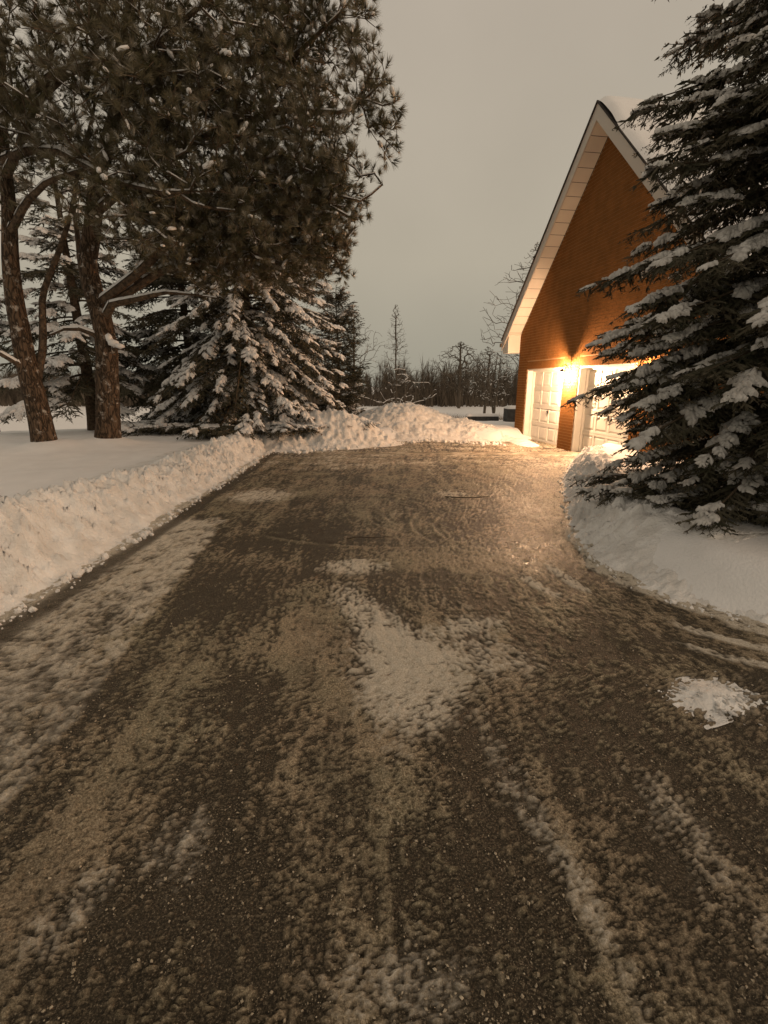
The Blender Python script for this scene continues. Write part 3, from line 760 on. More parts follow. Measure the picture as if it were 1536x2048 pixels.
# ------------------------------------------------------------------ trees
def norm(v): return v / (np.linalg.norm(v, axis=-1, keepdims=True) + 1e-9)
def spray_template(npair, needles, seed):
    """a spray of needled twigs, axis +x, length 1"""
    rg = np.random.default_rng(seed); V = []; F = []
    def tw(p0, d, L, w):
        d = d / np.linalg.norm(d); e1 = np.cross(d, [0, 0, 1.0]); e1 /= np.linalg.norm(e1); e2 = np.cross(e1, d)
        n = len(V); a = rg.random() * 3.14; s = e1 * math.cos(a) + e2 * math.sin(a); m1 = p0 + d * L * .45
        V.extend([p0 - s * w * .22, p0 + s * w * .22, m1 + s * w * .42, m1 - s * w * .42, p0 + d * L])
        F.extend([(n, n + 1, n + 2), (n, n + 2, n + 3), (n + 3, n + 2, n + 4)])
        for k in range(needles):
            t = (k + rg.random()) / needles; a = rg.random() * 6.283
            o = e1 * math.cos(a) + e2 * math.sin(a) * .8; q = p0 + d * L * t; n = len(V)
            tip = q + (o * .9 + d * .75) * w * rg.uniform(.85, 1.35) * (1.1 - .35 * t)
            V.extend([q - d * w * .22, q + d * w * .3, tip]); F.append((n, n + 1, n + 2))
    tw(np.array([0, 0, 0.]), np.array([1, 0, -.02]), 1.0, .085)
    for i in range(npair):
        t = (i + 0.4) / npair
        for sd in (-1, 1):
            t_ = min(.96, t + rg.uniform(-.04, .04)); L = (.42 * (1 - t_) + .15) * rg.uniform(.75, 1.15)
            tw(np.array([t_, 0, 0]), np.array([1, sd * rg.uniform(.75, 1.2), rg.uniform(-.65, .05)]), L, .085)
    return np.array(V), np.array(F)
def pad_template(seed, pairs=3, K=6):
    """snow lying along the twigs of a spray: a long pillow with fingers"""
    rg = np.random.default_rng(seed); V = []; F = []
    def finger(p0, d, L, w, h):
        d = d / np.linalg.norm(d); s_ = np.cross(d, [0, 0, 1.0]); s_ /= np.linalg.norm(s_); u = np.cross(s_, d); n = len(V); c = p0 + d * L * .5
        for rr, hh in ((1.0, -.25), (.82, .62)):
            for k in range(K):
                a = 2 * math.pi * k / K; j = rg.uniform(.82, 1.15)
                V.append(c + d * math.cos(a) * L * .56 * rr * j + s_ * math.sin(a) * w * rr * j + u * h * (hh + rg.uniform(-.12, .12)))
        V.append(c + u * h)
        for k in range(K):
            j = (k + 1) % K
            F.extend([(n + k, n + j, n + K + j), (n + k, n + K + j, n + K + k), (n + K + k, n + K + j, n + 2 * K)])
    finger(np.array([0, 0, .0]), np.array([1, 0, -.03]), .98, .15, .15)
    for i in range(pairs):
        t = (i + .5) / pairs * .8
        for sd in (-1, 1):
            L = (.42 * (1 - t) + .17) * rg.uniform(.8, 1.15)
            finger(np.array([t, 0, .01]), np.array([1, sd * rg.uniform(.7, 1.2), rg.uniform(-.5, -.05)]), L * .85, .105 * rg.uniform(.8, 1.25), .12)
    return np.array(V), np.array(F)
SPR = [spray_template(3, 5, s) for s in (1, 2, 3)]; SPR_F = [spray_template(3, 3, s) for s in (4, 5)]
PAD = [pad_template(s, 3, 5) for s in (1, 2, 3)]; PAD_F = [pad_template(s, 3, 4) for s in (4, 5)]

def spruce(base, Ht, r0, label, seed, zmin=0.45, dens=1.0, droop=0.35, power=0.7, fine=True, snowf=0.75, view=(0, 0), sag=0.0, spray=0.42, zmax=None, group='snow-laden spruces', name='spruce_tree', snow_s=1.0, sgap=-.6, whorl=None, widest=0.0, hang=1, thick=1.0, snow_mat='tree_snow'):
    rg = np.random.default_rng(seed)
    bx, by_, bz = base
    root = empty(name, base, 0, label, 'tree', group)
    tb = MB(); zz = np.linspace(-.3, Ht, 14)
    tb.tube(np.stack([.04 * np.sin(zz * .7), .04 * np.cos(zz * .9), zz], 1), np.interp(zz, [-.3, 0, .6, Ht], [r0 * .085, r0 * .075, r0 * .062, .01]), 10)
    tb.build('trunk', M['bark'], root, True)
    vd = np.array([view[0] - bx, view[1] - by_]); vd /= np.linalg.norm(vd)
    br = MB(); P = []; A = []; S_ = []; SP = []; SA = []; SS = []; HP = []; HA_ = []; HS = []
    z = zmin; ztop_ = zmax or Ht - .3
    while z < ztop_:
        prof = r0 * max(.03, (1 - z / Ht)) ** power * (1 - widest * max(0, 1 - z / 2.0))
        nb = max(4, int(round(dens * (5 + 3.2 * prof))))
        ph = rg.random() * 6.28
        for k in range(nb):
            az = ph + k * 6.283 / nb + rg.uniform(-.3, .3)
            d = np.array([math.cos(az), math.sin(az)])
            facing = d @ vd
            if facing < -0.1 and rg.random() < .82: continue
            L = prof * rg.choice([rg.uniform(.6, .9), rg.uniform(.88, 1.14)])
            zb0 = z + rg.uniform(-.1, .1)
            rise = np.interp(z / Ht, [0, .35, .8, 1], [.02, .12, .4, .9]); dr = droop * np.interp(z / Ht, [0, .5, 1], [1.0, .8, .2]) * rg.uniform(.7, 1.3)
            n = max(5, int(L / .16)); t = np.linspace(0, 1, n)
            side = rg.uniform(-.12, .12)
            hx = L * t
            pz = zb0 + L * (rise * t - dr * t ** 1.6 + .5 * dr * np.maximum(0, t - .7) ** 1.2) - sag * t * t
            pz = np.maximum(pz, .18 + .1 * rg.random())
            pts = np.stack([d[0] * hx - d[1] * side * L * t * t, d[1] * hx + d[0] * side * L * t * t, pz], 1)
            br.tube(pts, np.linspace(.012 + .009 * L, .003, n), 4, cap=False)
            T = norm(np.gradient(pts, axis=0))
            has_snow = rg.random() < snowf
            step = .125 if fine else .17
            m_ = max(4, int(L * .86 / step))
            ph2 = rg.random() * 9
            for i in range(m_):
                tt_ = .24 + .76 * (i + rg.random() * .6) / m_
                fi = tt_ * (n - 1); i0 = min(int(fi), n - 2); fr = fi - i0
                p = pts[i0] * (1 - fr) + pts[i0 + 1] * fr; dd = T[i0]
                sd = norm(np.cross(dd, [0, 0, 1.0]))
                sl = spray * min(1.0, (.30 + .95 * (1 - tt_) * L / 1.6 + .28)) * rg.uniform(.75, 1.2)
                for q in (-1, 1):
                    ax = dd * rg.uniform(.75, 1.1) + q * sd * rg.uniform(.7, 1.05) + np.array([0, 0, rg.uniform(-.75, .05)])
                    P.append(p); A.append(ax); S_.append(sl)
                    snowy = has_snow and math.sin(ph2 + tt_ * 5.5 * L + q * .5) > sgap and tt_ > .2
                    if snowy:
                        sc = sl * rg.uniform(.75, 1.05) * snow_s
                        SP.append(p + np.array([0, 0, .012])); SA.append(ax * [1, 1, .8]); SS.append((sc, sc * .95, sc * thick * rg.uniform(.6, 1.2)))
                for _h in range(hang if rg.random() < .85 else 0):          # twigs hanging under the branch
                    HP.append(p); HA_.append(dd * .5 + rg.normal(size=3) * .35 + np.array([0, 0, -1.0])); HS.append(sl * rg.uniform(.5, .85))
            P.append(pts[-2]); A.append(T[-1]); S_.append(spray * .6)
            if has_snow:
                SP.append(pts[-2]); SA.append(T[-1]); SS.append((spray * .6, spray * .55, spray * .5))
                for tt_ in np.arange(.2, .95, .12 / max(.6, L) * 1.7):
                    fi = tt_ * (n - 1); i0 = min(int(fi), n - 2)
                    if math.sin(ph2 + tt_ * 5.5 * L) > sgap:
                        w = spray * rg.uniform(.6, .95) * snow_s
                        SP.append(pts[i0] + np.array([0, 0, .02])); SA.append(T[i0]); SS.append((w, w * .9, w * thick * rg.uniform(.9, 1.4)))
        z += (whorl or (.21 if fine else .30)) * rg.uniform(.8, 1.25) * (1 + .4 * z / Ht)
    br.build('branches', M['twig'], root)
    tmpl = SPR if fine else SPR_F; pad = PAD if fine else PAD_F
    P += HP; A += HA_; S_ += HS
    P = np.array(P); A = np.array(A); S_ = np.array(S_)
    def bake_all(T, P, A, S_, mt, nm, smooth):
        idx = rg.integers(0, len(T), len(P)); Vs = []; Fs = []; n = 0
        for k, (tv, tf) in enumerate(T):
            q = idx == k
            up = np.tile([0, 0, 1.0], (q.sum(), 1)) + .25 * rg.normal(size=(q.sum(), 3))
            V, F = bake(tv, tf, P[q], A[q], up, S_[q])
            Vs.append(V); Fs.append(F + n); n += len(V)
        V = np.concatenate(Vs)
        if smooth: V = V + .006 * np.stack([np.sin(V[:, 1] * 61 + V[:, 2] * 43), np.sin(V[:, 0] * 57 + 2 + V[:, 2] * 31), np.sin(V[:, 0] * 67 + V[:, 1] * 49)], 1)
        return link_mesh(nm, V, np.concatenate(Fs), mt, root, smooth)
    bake_all(tmpl, P, A, S_, M['spruce'], 'needles', False)
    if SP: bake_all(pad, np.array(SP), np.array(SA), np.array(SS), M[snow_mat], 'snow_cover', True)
    for c in root.children:
        if not c.name.startswith('trunk'): c['kind'] = 'stuff'
    return root

# skeleton grown towards points in a crown
def grow(nodes, parent, tips, step=.22, rise=.12, wander=.06, seed=0, bias=.0, maxn=90000):
    rg = np.random.default_rng(seed)
    N = np.zeros((maxn, 3)); Par = np.full(maxn, -1); D = np.zeros((maxn, 3)); n = len(nodes)
    N[:n] = nodes; Par[:n] = parent
    for i in range(n):
        D[i] = norm(N[i] - N[Par[i]]) if Par[i] >= 0 else (0, 0, 1)
    ends = []
    for tip in tips:
        v = tip - N[:n]; d = np.linalg.norm(v, axis=1)
        cosv = (v * D[:n]).sum(1) / (d + 1e-6)
        cost = d * (1.25 - .45 * cosv) + bias * np.maximum(0, N[:n, 2] - tip[2])
        b = int(np.argmin(cost)); L = d[b]
        k = max(1, int(L / step)); p0 = N[b]; dirn = norm(D[b] * .55 + norm(v[b]) * .9)
        c1 = p0 + dirn * L * .4 + np.array([0, 0, -rise * L * .3]); prev = b
        off = rg.normal(size=3) * wander * L * .5
        for i in range(1, k + 1):
            t = i / k
            p = (1 - t) ** 2 * p0 + 2 * (1 - t) * t * (c1 + off) + t * t * tip
            N[n] = p; Par[n] = prev; D[n] = norm(p - N[prev]); prev = n; n += 1
        ends.append(prev)
        if n > maxn - 100: break
    return N[:n], Par[:n], D[:n], np.array(ends)
def radii(N, Par, r_tip, r_base, expn=2.2):
    cnt = np.zeros(len(N)); ch = np.zeros(len(N), int)
    for i in range(len(N)):
        if Par[i] >= 0: ch[Par[i]] += 1
    for i in range(len(N) - 1, -1, -1):
        if ch[i] == 0: cnt[i] += 1
        if Par[i] >= 0: cnt[Par[i]] += cnt[i]
    r = r_tip * cnt ** (1 / expn)
    return np.minimum(r, r_base)
def seg_mesh(mb, N, Par, r, sides, sel=None):
    """a tapered prism for every edge of the skeleton, vectorised"""
    i = np.where(Par >= 0)[0]
    if sel is not None: i = i[sel[i]]
    if not len(i): return
    a = N[Par[i]]; b = N[i]; T = norm(b - a); ra = np.minimum(r[Par[i]], r[i] * 1.35); rb_ = r[i]
    ref = np.where(np.abs(T[:, 2:3]) > .9, [[1.0, 0, 0]], [[0, 0, 1.0]])
    A = norm(np.cross(T, ref)); B = np.cross(T, A)
    an = np.arange(sides) * 2 * np.pi / sides
    ring = A[:, None] * np.cos(an)[None, :, None] + B[:, None] * np.sin(an)[None, :, None]
    V0 = (a - T * ra[:, None] * .3)[:, None] + ring * ra[:, None, None]; V1 = (b + T * rb_[:, None] * .3)[:, None] + ring * rb_[:, None, None]
    V = np.concatenate([V0, V1], 1).reshape(-1, 3)
    j = np.arange(sides); j2 = (j + 1) % sides
    q = np.stack([j, j2, sides + j2, sides + j], 1)
    F = (q[None] + (np.arange(len(i)) * 2 * sides)[:, None, None]).reshape(-1, 4)
    mb.add(V, F4=F)
def snow_on(mb, N, Par, r, sel, thick, rg):
    """a little ridge of snow along the top of each chosen, not too steep edge"""
    i = np.where((Par >= 0) & sel)[0]
    a = N[Par[i]]; b = N[i]; T = norm(b - a); ok = np.abs(T[:, 2]) < .72
    i, a, b, T = i[ok], a[ok], b[ok], T[ok]
    if not len(i): return
    s = norm(np.cross(T, [[0, 0, 1.0]])); up = np.cross(s, T)
    w = (r[i] * 1.0 + .006)[:, None]; h = (r[i] * .8 + thick * rg.uniform(.6, 1.3, len(i)))[:, None]
    b0 = (r[i] * .35)[:, None]
    V = []
    for p in (a - T * .015, b + T * .015):
        V += [p + s * w + up * b0, p + s * w * .7 + up * (b0 + h * .75), p + up * (b0 + h), p - s * w * .7 + up * (b0 + h * .75), p - s * w + up * b0]
    V = np.stack(V, 1).reshape(-1, 3)
    q = np.array([(k, k + 1, k + 6, k + 5) for k in range(4)])
    F = (q[None] + (np.arange(len(i)) * 10)[:, None, None]).reshape(-1, 4)
    mb.add(V, F4=F)
def tuft_template(seed, n=30, w=.056):
    rg = np.random.default_rng(seed); V = []; F = []
    for k in range(n):
        a = rg.random() * 6.283; el = rg.uniform(.08, .95)
        d = np.array([math.cos(el), math.sin(el) * math.cos(a), math.sin(el) * math.sin(a)])
        L = rg.uniform(.75, 1.1); s = norm(np.cross(d, rg.normal(size=3))); p0 = np.array([rg.uniform(0, .35), 0, 0])
        m = p0 + d * L * .5 + np.array([.06, 0, 0]); n0 = len(V)
        V += [p0 + s * w * .5, p0 - s * w * .5, p0 + d * L + np.array([.14, 0, 0])]; F.append((n0, n0 + 1, n0 + 2))
    return np.array(V), np.array(F)
TUFT = [tuft_template(s) for s in range(4)]
bl = bmesh.new(); bmesh.ops.create_icosphere(bl, subdivisions=1, radius=1)
BALL_V = np.array([v.co[:] for v in bl.verts]); BALL_F = np.array([[v.index for v in f.verts] for f in bl.faces]); bl.free()

def path(pts, n):
    pts = np.array(pts, float); d = np.r_[0, np.cumsum(np.linalg.norm(np.diff(pts, axis=0), axis=1))]
    t = np.linspace(0, d[-1], n); return np.stack([np.interp(t, d, pts[:, k]) for k in range(3)], 1)
def pine(label, base, limbs, blobs, ntip, seed, r_base, tuft=.16, stub=None):
    rg = np.random.default_rng(seed); root = empty('pine_tree', base, 0, label, 'tree', 'pines beside the driveway')
    nodes = []; par = []; idx = {}
    for li, (src, pts) in enumerate(limbs):
        P = path(pts, max(6, int(np.linalg.norm(np.diff(np.array(pts), axis=0), axis=1).sum() / .22)))
        P = P + .035 * np.stack([np.sin(P[:, 2] * 3 + li), np.cos(P[:, 0] * 2.3 + P[:, 2] * 1.7 + li), .6 * np.sin(P[:, 0] * 3 + P[:, 1] * 2)], 1) * np.linspace(0, 1, len(P))[:, None]
        for i, p in enumerate(P):
            if i == 0 and src is not None:
                d = np.linalg.norm(np.array(nodes)[:idx[src]] - p, axis=1); par.append(int(np.argmin(d))); nodes.append(p)
            else:
                par.append(len(nodes) - 1 if i else -1); nodes.append(p)
        idx[li] = len(nodes)
    nodes = np.array(nodes); nl = len(nodes)
    tips = []
    for (c, rad, w) in blobs:
        k = int(ntip * w); q = rg.normal(size=(k, 3)); q = q / np.linalg.norm(q, axis=1, keepdims=True) * (rg.random((k, 1)) ** .42)
        q = np.array(c) + q * np.array(rad)
        tips.append(q)
    tips = np.concatenate(tips)
    keep = fbm(tips[:, 0] * .8 + tips[:, 2] * .5, tips[:, 1] * .8 + tips[:, 2] * .9, 3, seed + 4) > -.15
    tips = tips[keep]
    dmin = np.array([np.linalg.norm(nodes - t, axis=1).min() for t in tips]); tips = tips[np.argsort(dmin)]
    N, Par, D, ends = grow(nodes, par, tips, .2, .25, .10, seed, .35)
    r = radii(N, Par, .0062, r_base)
    # the built trunk and limbs keep at least a sensible girth
    for li, (src, pts) in enumerate(limbs):
        a = idx[li - 1] if li else 0; b = idx[li]
        r[a:b] = np.maximum(r[a:b], np.linspace(1, .25 if src is None else .05, b - a) * (r_base if src is None else r_base * .36))
    N = N - np.array(base)
    big = np.zeros(len(N), bool); big[:idx[0]] = True
    tm = MB(); tr = N[:idx[0]]; rr = r[:idx[0]] * (1 + .18 * np.exp(-np.maximum(0, tr[:, 2] - .1) / .25)); tm.tube(tr, rr, 14); tm.build('trunk', M['pine_bark'], root, True)
    bm_ = MB(); seg_mesh(bm_, N, Par, r, 6, (~big) & (r > .02)); seg_mesh(bm_, N, Par, r, 3, (~big) & (r <= .02)); bm_.build('branches', M['bark'], root)
    sn = MB(); snow_on(sn, N, Par, r, (~big) & (r > .0085) & (rg.random(len(N)) < .9), .012, rg)
    if stub is not None:                              # snow heaped on the broken limb
        for (q_, sc_) in stub:
            c_ = BALL_V * np.array(sc_) * (1 + .12 * np.sin(BALL_V[:, [1, 2, 0]] * 5)) + (np.array(q_) - np.array(base)); sn.add(c_, F3=BALL_F)
    # tufts
    e = ends; P = []; A = []; S_ = []
    for k in range(4):
        back = rg.random(len(e)) * (.0 if k == 0 else .34); nd = e
        q = N[nd] - D[nd] * back[:, None]
        dirn = D[nd] * (1.0 if k == 0 else .6) + rg.normal(size=(len(e), 3)) * (.18 if k == 0 else .75) + np.array([0, 0, .40])
        dirn = norm(dirn)
        off = dirn * (0 if k == 0 else .06)
        if k:
            tw0 = q
        P.append(q + off); A.append(dirn); S_.append(tuft * rg.uniform(.75, 1.15, len(e)))
    # some tufts along thin branches too
    thin = np.where(r < .009)[0]; thin = thin[rg.random(len(thin)) < .16]
    P.append(N[thin]); A.append(norm(D[thin] * .4 + rg.normal(size=(len(thin), 3)) * .7 + np.array([0, 0, .4]))); S_.append(tuft * rg.uniform(.7, 1.0, len(thin)))
    P = np.concatenate(P); A = np.concatenate(A); S_ = np.concatenate(S_)
    ix = rg.integers(0, 4, len(P)); Vs = []; Fs = []; n = 0
    for k in range(4):
        q = ix == k; V, F = bake(TUFT[k][0], TUFT[k][1], P[q], A[q], np.tile([0.1, 0.2, 1.0], (q.sum(), 1)), S_[q]); Vs.append(V); Fs.append(F + n); n += len(V)
    h_ = 2
    for nm, mt, lo_, hi_ in (('needles', M['pine'], 0, 3), ('frosted_needles', M['pine_frost'], 3, 4)):
        off = sum(len(v) for v in Vs[:lo_])
        link_mesh(nm, np.concatenate(Vs[lo_:hi_]), np.concatenate(Fs[lo_:hi_]) - off, mt, root)
    q = rg.random(len(P)) < .055; k = q.sum()
    V, F = bake(BALL_V, BALL_F, P[q] + A[q] * (S_[q] * .45)[:, None] + np.array([0, 0, .02]), A[q], np.tile([0, 0, 1.0], (k, 1)), (S_[q] * rg.uniform(.15, .48, k))[:, None] * rg.uniform(.55, 1.1, (k, 3)) * np.array([1.7, 1.0, .65]))
    sn.add(V, F3=F); sn.build('snow_cover', M['tree_snow'], root, True)
    for c in root.children:
        if not c.name.startswith('trunk'): c['kind'] = 'stuff'
    return root

def at(px, py, Y):
    """place at depth Y on the sight line of a photograph point (photo size 1536 x 2048)"""
    c_, s_ = math.cos(PITCH), math.sin(PITCH); v = 1024 - py
    d = (px - 768, F_PX * c_ + v * s_, -F_PX * s_ + v * c_); k = Y / d[1]
    return (d[0] * k, Y, CAM_H + d[2] * k)
def P_(*a): return [at(*p) for p in a]
A0 = at(95, 912, 9.6); B0 = at(216, 902, 10.35)
pine('snow-dusted pine with a leaning trunk, nearer the left edge', A0,
     [(None, P_((95, 912, 9.6), (72, 800, 9.6), (48, 710, 9.65), (32, 620, 9.7), (22, 500, 9.75), (12, 380, 9.75), (5, 240, 9.7), (0, 60, 9.6))),
      (0, P_((70, 790, 9.6), (86, 690, 9.9), (86, 590, 10.0), (112, 515, 10.1), (150, 400, 10.2), (185, 200, 10.2), (200, 20, 10.2))),
      (0, P_((8, 320, 9.75), (60, 300, 9.3), (120, 303, 9.0), (230, 360, 8.8), (330, 388, 8.6), (470, 385, 8.5))),
      (0, P_((18, 470, 9.75), (55, 405, 9.4), (100, 362, 9.2), (165, 338, 9.0), (260, 300, 8.9))),
      (0, P_((5, 240, 9.7), (110, 150, 9.0), (271, 109, 8.6), (338, 78, 8.4), (427, 0, 8.2))),
      (0, P_((10, 360, 9.75), (70, 215, 9.3), (180, 110, 9.0), (250, -40, 9.0))),
      (0, P_((58, 745, 9.62), (20, 715, 9.4), (-40, 690, 9.2), (-90, 640, 9.0)))],
     [(at(150, 90, 8.9), (2.5, 1.8, 1.5), .40), (at(330, 170, 8.6), (1.9, 1.2, 1.6), .30), (at(60, 330, 9.4), (1.2, 1.2, .7), .05), (at(290, 390, 8.9), (1.5, 1.0, .9), .13), (at(80, 210, 9.2), (1.5, 1.3, .8), .12)], 1900, 5, .22, .135)
pine('thick-barked pine with a snowy broken limb and a crown reaching over the driveway', B0,
     [(None, P_((216, 902, 10.35), (216, 800, 10.35), (214, 700, 10.35), (204, 640, 10.35), (190, 590, 10.4), (174, 525, 10.5), (192, 380, 10.5), (230, 220, 10.5), (262, 60, 10.4), (280, -140, 10.2))),
      (0, P_((214, 705, 10.35), (232, 694, 10.25), (250, 700, 10.15))),
      (0, P_((206, 600, 10.35), (277, 545, 10.1), (340, 480, 9.9), (484, 398, 9.6), (614, 377, 9.3), (728, 402, 9.1), (768, 368, 9.0))),
      (0, P_((186, 430, 10.5), (300, 330, 10.2), (430, 260, 9.8), (547, 226, 9.5), (692, 222, 9.2), (772, 155, 9.1))),
      (0, P_((228, 235, 10.5), (300, 150, 10.2), (430, 125, 9.9), (588, 115, 9.5), (692, 10, 9.3), (740, -60, 9.2))),
      (0, P_((205, 645, 10.35), (225, 607, 10.2), (325, 585, 10.0), (455, 597, 9.9))),
      (0, P_((200, 620, 10.4), (325, 540, 10.3), (455, 515, 10.2), (580, 495, 10.1), (685, 492, 10.0))),
      (0, P_((214, 690, 10.35), (182, 662, 10.2), (140, 655, 10.1), (75, 680, 10.0))),
      (0, P_((204, 640, 10.35), (170, 575, 10.6), (158, 520, 10.8), (150, 420, 11.0), (165, 280, 11.0)))],
     [(at(690, 270, 9.2), (.95, 1.0, 1.25), .15), (at(560, 230, 9.5), (1.6, 1.4, 1.7), .22), (at(555, 430, 9.6), (1.45, 1.2, .95), .18), (at(400, 320, 9.8), (1.7, 1.4, 1.6), .17),
      (at(420, 110, 9.7), (1.9, 1.4, 1.4), .12), (at(620, 60, 9.5), (1.15, 1.0, .9), .08), (at(370, 490, 10.0), (1.6, 1.0, .65), .08), (at(500, 530, 10.6), (1.8, .9, .6), .10), (at(630, 490, 10.2), (.75, .9, .75), .07)], 2900, 8, .25, .135, stub=[(at(227, 686, 10.12), (.12, .13, .075)), (at(240, 692, 10.1), (.10, .10, .055)), (at(218, 676, 10.1), (.07, .09, .10))])

# big spruce on the right, close to the viewer
spruce((4.5, 5.4, .26), 10.9, 2.55, 'big dark snow-laden spruce standing right of the driveway in front of the garage', 21, zmin=.30, dens=1.4, droop=.40, fine=True, snowf=.93, spray=.40, power=.70, zmax=7.0, group='snow-laden spruces', sgap=-.18, whorl=.205, widest=.30, snow_s=.66, hang=2, thick=1.3, snow_mat='shaded_snow')
# spruces on the left behind the pines
spruce((-4.0, 14.7, tz(-4.0, 14.7)), 8.6, 3.7, 'wide snowy spruce lit by the garage lamps above the left snow pile', 22, zmin=.3, dens=1.0, droop=.72, fine=False, snowf=.9, spray=.50, power=.8, snow_s=.68, sgap=-.4, sag=.25, thick=1.2)
spruce((-4.0, 18.0, tz(-4.0, 18)), 9.0, 3.1, 'tall dark spruce rising behind the lit snowy spruce', 23, zmin=2.0, dens=.95, droop=.5, fine=False, snowf=.6, spray=.55, power=.6, sgap=0)
spruce((-8.8, 14.6, tz(-8.8, 14.6)), 8.5, 2.9, 'shaded spruce filling the gap between the two pine trunks', 24, zmin=1.3, dens=.55, droop=.5, fine=False, snowf=.75, spray=.55, sgap=-.2)
spruce((-6.5, 16.6, tz(-6.5, 16.6)), 9.5, 2.6, 'dark thinly snowed spruce between the thick pine trunk and the lit spruce', 27, zmin=.5, dens=.75, droop=.45, fine=False, snowf=.45, spray=.6, power=.5, sgap=.0)
spruce((-13.5, 16.5, tz(-13.5, 16.5)), 8.5, 2.9, 'spruce at the left edge standing behind the leaning pine trunk', 25, zmin=2.9, dens=.5, droop=.5, fine=False, snowf=.75, spray=.55, sgap=-.2)
spruce((-1.95, 21.0, tz(-1.95, 21.0)), 5.3, 1.3, 'small dark bushy cedar right of the tall spruce', 26, zmin=.4, dens=1.5, droop=-.15, fine=False, snowf=.12, spray=.55, power=.3, hang=2, whorl=.24, name='cedar_tree', group='evergreens behind the snow piles')

# bare trees
def bare_tree(label, base, H, spread, ntip, seed, r_base, low=.25, shape=1.0, snowy=.3, stems=1, group='bare trees beyond the snow piles', lean=0, r_tip=.008, parts=True, name='bare_tree'):
    rg = np.random.default_rng(seed); nodes = []; par = []
    for s in range(stems):
        a = rg.random() * 6.28; sp = (0 if stems == 1 else .35 + .1 * s)
        P = path([(0, 0, -.3), (0.02, 0, H * .12), (lean * .4 + sp * math.cos(a) * H * .3, sp * math.sin(a) * H * .3, H * .5), (lean + sp * math.cos(a) * H * .45, sp * math.sin(a) * H * .4, H * .9)], 14)
        P[:, :2] += .03 * H * .1 * rg.normal(size=(14, 2))
        st = len(nodes)
        for i, p in enumerate(P): nodes.append(p); par.append(len(nodes) - 2 if i else -1)
    k = ntip; t = rg.random(k); zt = H * (low + (1 - low) * t)
    rad = spread * (np.sin(np.pi * np.clip((t * .92 + .08), 0, 1)) ** shape if shape > 0 else (1 - t) ** .8 + .05)
    a = rg.random(k) * 6.283; rr = rad * np.sqrt(rg.random(k)) * 1.0
    tips = np.stack([rr * np.cos(a) + lean * t, rr * np.sin(a), zt], 1)
    nodes = np.array(nodes)
    dm = np.array([np.linalg.norm(nodes - q, axis=1).min() for q in tips]); tips = tips[np.argsort(dm)]
    N, Par, D, ends = grow(nodes, par, tips, .17 * H / 7, -.45, .10, seed, .9, 40000)
    r = radii(N, Par, r_tip, r_base, 2.3)
    nl = 14 * stems
    for s in range(stems): r[14 * s:14 * s + 14] = np.maximum(r[14 * s:14 * s + 14], np.linspace(r_base, r_tip, 14))
    return N, Par, r, nl, rg
def bare_thing(label, base, *a, **k):
    snowy = k.get('snowy', .3); group = k.get('group', 'bare trees beyond the snow piles')
    N, Par, r, nl, rg = bare_tree(label, base, *a, **k)
    root = empty('bare_tree', base, 0, label, 'tree', group)
    tk = np.zeros(len(N), bool); tk[:nl] = True
    b = MB(); seg_mesh(b, N, Par, r, 7, tk); b.build('trunk', M['far_twig'], root)
    b = MB(); seg_mesh(b, N, Par, r, 3, ~tk); b.build('branches', M['far_twig'], root)
    s = MB(); snow_on(s, N, Par, r, (~tk) & (rg.random(len(N)) < snowy) & (r > .009), .012, rg)
    if s.n: s.build('snow_cover', M['tree_snow'], root)
    for c in root.children:
        if not c.name.startswith('trunk'): c['kind'] = 'stuff'
    return root
bare_thing('tall slender bare tree with snowy low branches behind the wide snow heap', (.65, 27, tz(.65, 27)), 6.0, 1.35, 900, 31, .038, low=.12, shape=-1, snowy=.25, r_tip=.005)
bare_thing('low spreading bare tree with snow-lined arching branches under the slender tree', (.9, 25.5, tz(.9, 25.5)), 2.6, 2.6, 260, 41, .08, low=.3, shape=.6, snowy=.7, r_tip=.006, stems=2)
bare_thing('small forked bare tree standing alone in the snowy field left of the garage', (8.6, 38, tz(8.6, 38)), 5.2, 2.3, 420, 32, .11, low=.3, stems=2, snowy=.3, r_tip=.009)
bare_thing('large bare tree partly hidden behind the garage roof eave', (9.6, 33, tz(9.6, 33)), 11, 3.6, 900, 33, .26, low=.25, snowy=.25, r_tip=.011)
bare_thing('thin bare tree just right of the dark cedar', (-1.5, 25, tz(-1.5, 25)), 5.4, 1.7, 420, 34, .07, low=.3, snowy=.1, r_tip=.007)
bare_thing('wide round-crowned bare tree rising above the far woods', (13.5, 88, tz(13.5, 88)), 11.5, 6.0, 700, 35, .3, low=.3, snowy=0, r_tip=.03)
bare_thing('pair-stemmed bare tree beside the forked one before the woods', (14.5, 70, tz(14.5, 70)), 9.5, 4.5, 700, 36, .2, low=.2, snowy=.1, stems=2, r_tip=.022)

# the woods beyond the field: one mass
rw = np.random.default_rng(77)
wm = MB()
nt_, nw = 1500, 64
ty = rw.uniform(94, 150, nt_); tx = rw.uniform(-1.15, 1.05, nt_) * ty * .9; tzz = terrain(tx, ty)
th_ = 7.2 * rw.uniform(.7, 1.2, nt_) * (1.0 + .16 * np.sin(tx * .11) + .12 * np.sin(tx * .31 + 1)); tw_ = th_ * rw.uniform(.22, .42, nt_)
q = rw.random((nt_, nw)); ang = rw.random((nt_, nw)) * 6.283
hh = th_[:, None] * (.12 + .70 * q); out = np.cos(ang) * (.3 + .7 * rw.random((nt_, nw))); ou2 = np.sin(ang)
bend = np.sqrt(np.sin(np.pi * np.clip(.12 + .88 * q, 0, 1)))
p0 = np.stack([tx[:, None] + .12 * tw_[:, None] * out * bend, ty[:, None] + .12 * tw_[:, None] * ou2, tzz[:, None] + hh], -1)
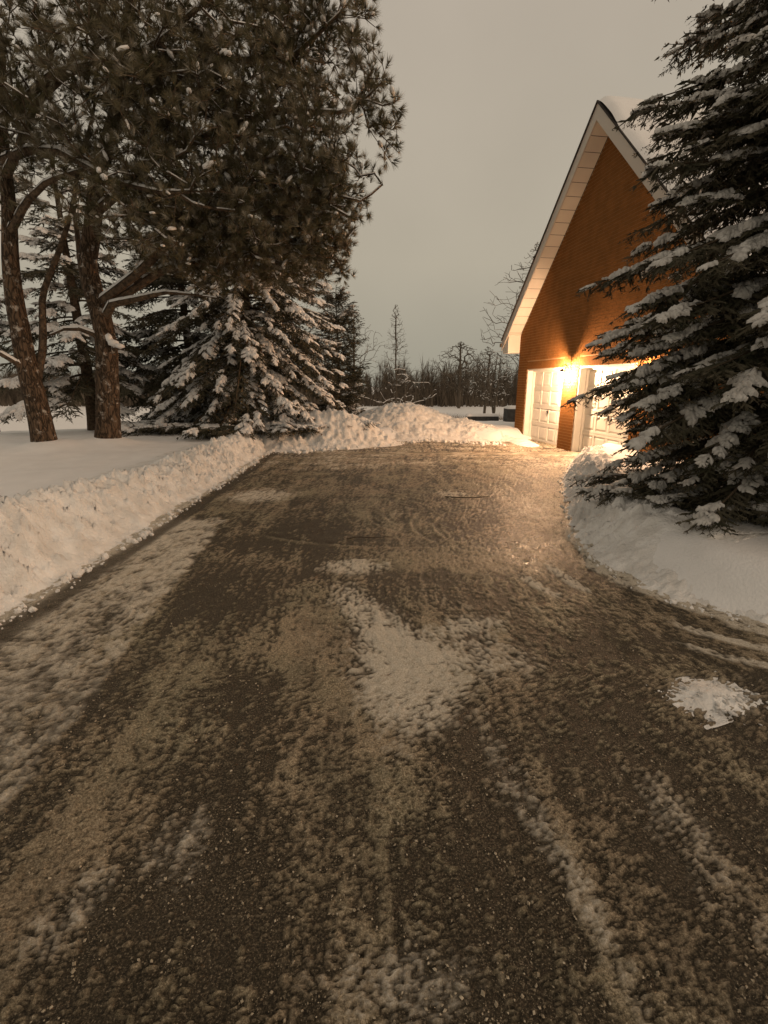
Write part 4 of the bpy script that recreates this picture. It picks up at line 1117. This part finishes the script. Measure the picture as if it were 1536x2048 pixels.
p1 = p0 + np.stack([out * tw_[:, None] * bend * .8, ou2 * tw_[:, None] * .7, th_[:, None] * rw.uniform(.08, .30, (nt_, nw))], -1)
wd = rw.uniform(.016, .05, (nt_, nw))
V = np.stack([p0 - np.stack([wd, 0 * wd, -wd], -1), p0 + np.stack([wd, 0 * wd, -wd], -1), p1], 2).reshape(-1, 3)
wm.add(V, F3=np.arange(len(V)).reshape(-1, 3))
tr_ = rw.uniform(.04, .11, nt_)
V = np.stack([np.stack([tx - tr_, ty, tzz - .3], 1), np.stack([tx + tr_, ty, tzz - .3], 1), np.stack([tx + .02, ty, tzz + th_], 1)], 1).reshape(-1, 3)
wm.add(V, F3=np.arange(len(V)).reshape(-1, 3))
# under-storey thicket
k = 16000; y = rw.uniform(92, 140, k); x = rw.uniform(-1.1, 1.0, k) * y * .9; z = terrain(x, y)
h = rw.uniform(1.0, 4.6, k) * (.8 + .3 * np.sin(x * .2)); lx = rw.normal(size=k) * .5; w = rw.uniform(.06, .22, k)
V = np.stack([np.stack([x - w, y, z - .2], 1), np.stack([x + w, y + w, z - .2], 1), np.stack([x + lx, y, z + h], 1)], 1).reshape(-1, 3)
wm.add(V, F3=np.arange(3 * k).reshape(-1, 3))
o = wm.build('woods', M['far_twig']); tag(o, kind='stuff')

# brushy bank along the field
k = 2600; rw = np.random.default_rng(5); x = rw.uniform(4, 40, k); y = 56 + rw.normal(size=k) * 1.6; z = terrain(x, y)
h = rw.uniform(.25, 1.1, k); lx = rw.normal(size=k) * .25; w = rw.uniform(.015, .04, k)
V = np.stack([np.stack([x - w, y, z - .1], 1), np.stack([x + w, y + w, z - .1], 1), np.stack([x + lx, y, z + h], 1)], 1).reshape(-1, 3)
o = link_mesh('dry_grass', V, np.arange(3 * k).reshape(-1, 3), M['brush']); tag(o, kind='stuff')
# low garden features left of the garage corner
bx = MB(); zt_ = tz(5.35, 20.5)
def block(name, label, cat, x0, x1, y0, y1, h):
    t = empty(name, ((x0 + x1) / 2, (y0 + y1) / 2, tz((x0 + x1) / 2, (y0 + y1) / 2) - .1), 0, label, cat)
    w, d = (x1 - x0) / 2, (y1 - y0) / 2
    b = MB(); n_ = max(1, int((x1 - x0) / .35)); 
    for i in range(n_):
        q = MB(); q.box(-w + i * 2 * w / n_ + .006, -w + (i + 1) * 2 * w / n_ - .006, -d, d, 0, h); q.build('stone', M['stone'], t)
    a = np.linspace(-w - .01, w + .01, 24); c = np.linspace(-d - .01, d + .01, 10); X_, Y_ = np.meshgrid(a, c)
    ed = np.minimum(w + .01 - np.abs(X_), d + .01 - np.abs(Y_)); Z_ = h + .004 + .12 * np.sqrt(np.clip(ed / .12, 0, 1))
    link_mesh('snow_cap', np.stack([X_, Y_, Z_], -1).reshape(-1, 3), grid_faces(*X_.shape), M['snow'], t, True)
block('stone_planter', 'dark square stone planter in the snow behind the garage corner', 'planter', 5.15, 6.2, 20.2, 20.9, .62)
block('garden_wall', 'low dark stone edging half buried in snow left of the planter', 'garden wall', 3.6, 5.0, 21.0, 21.3, .30)
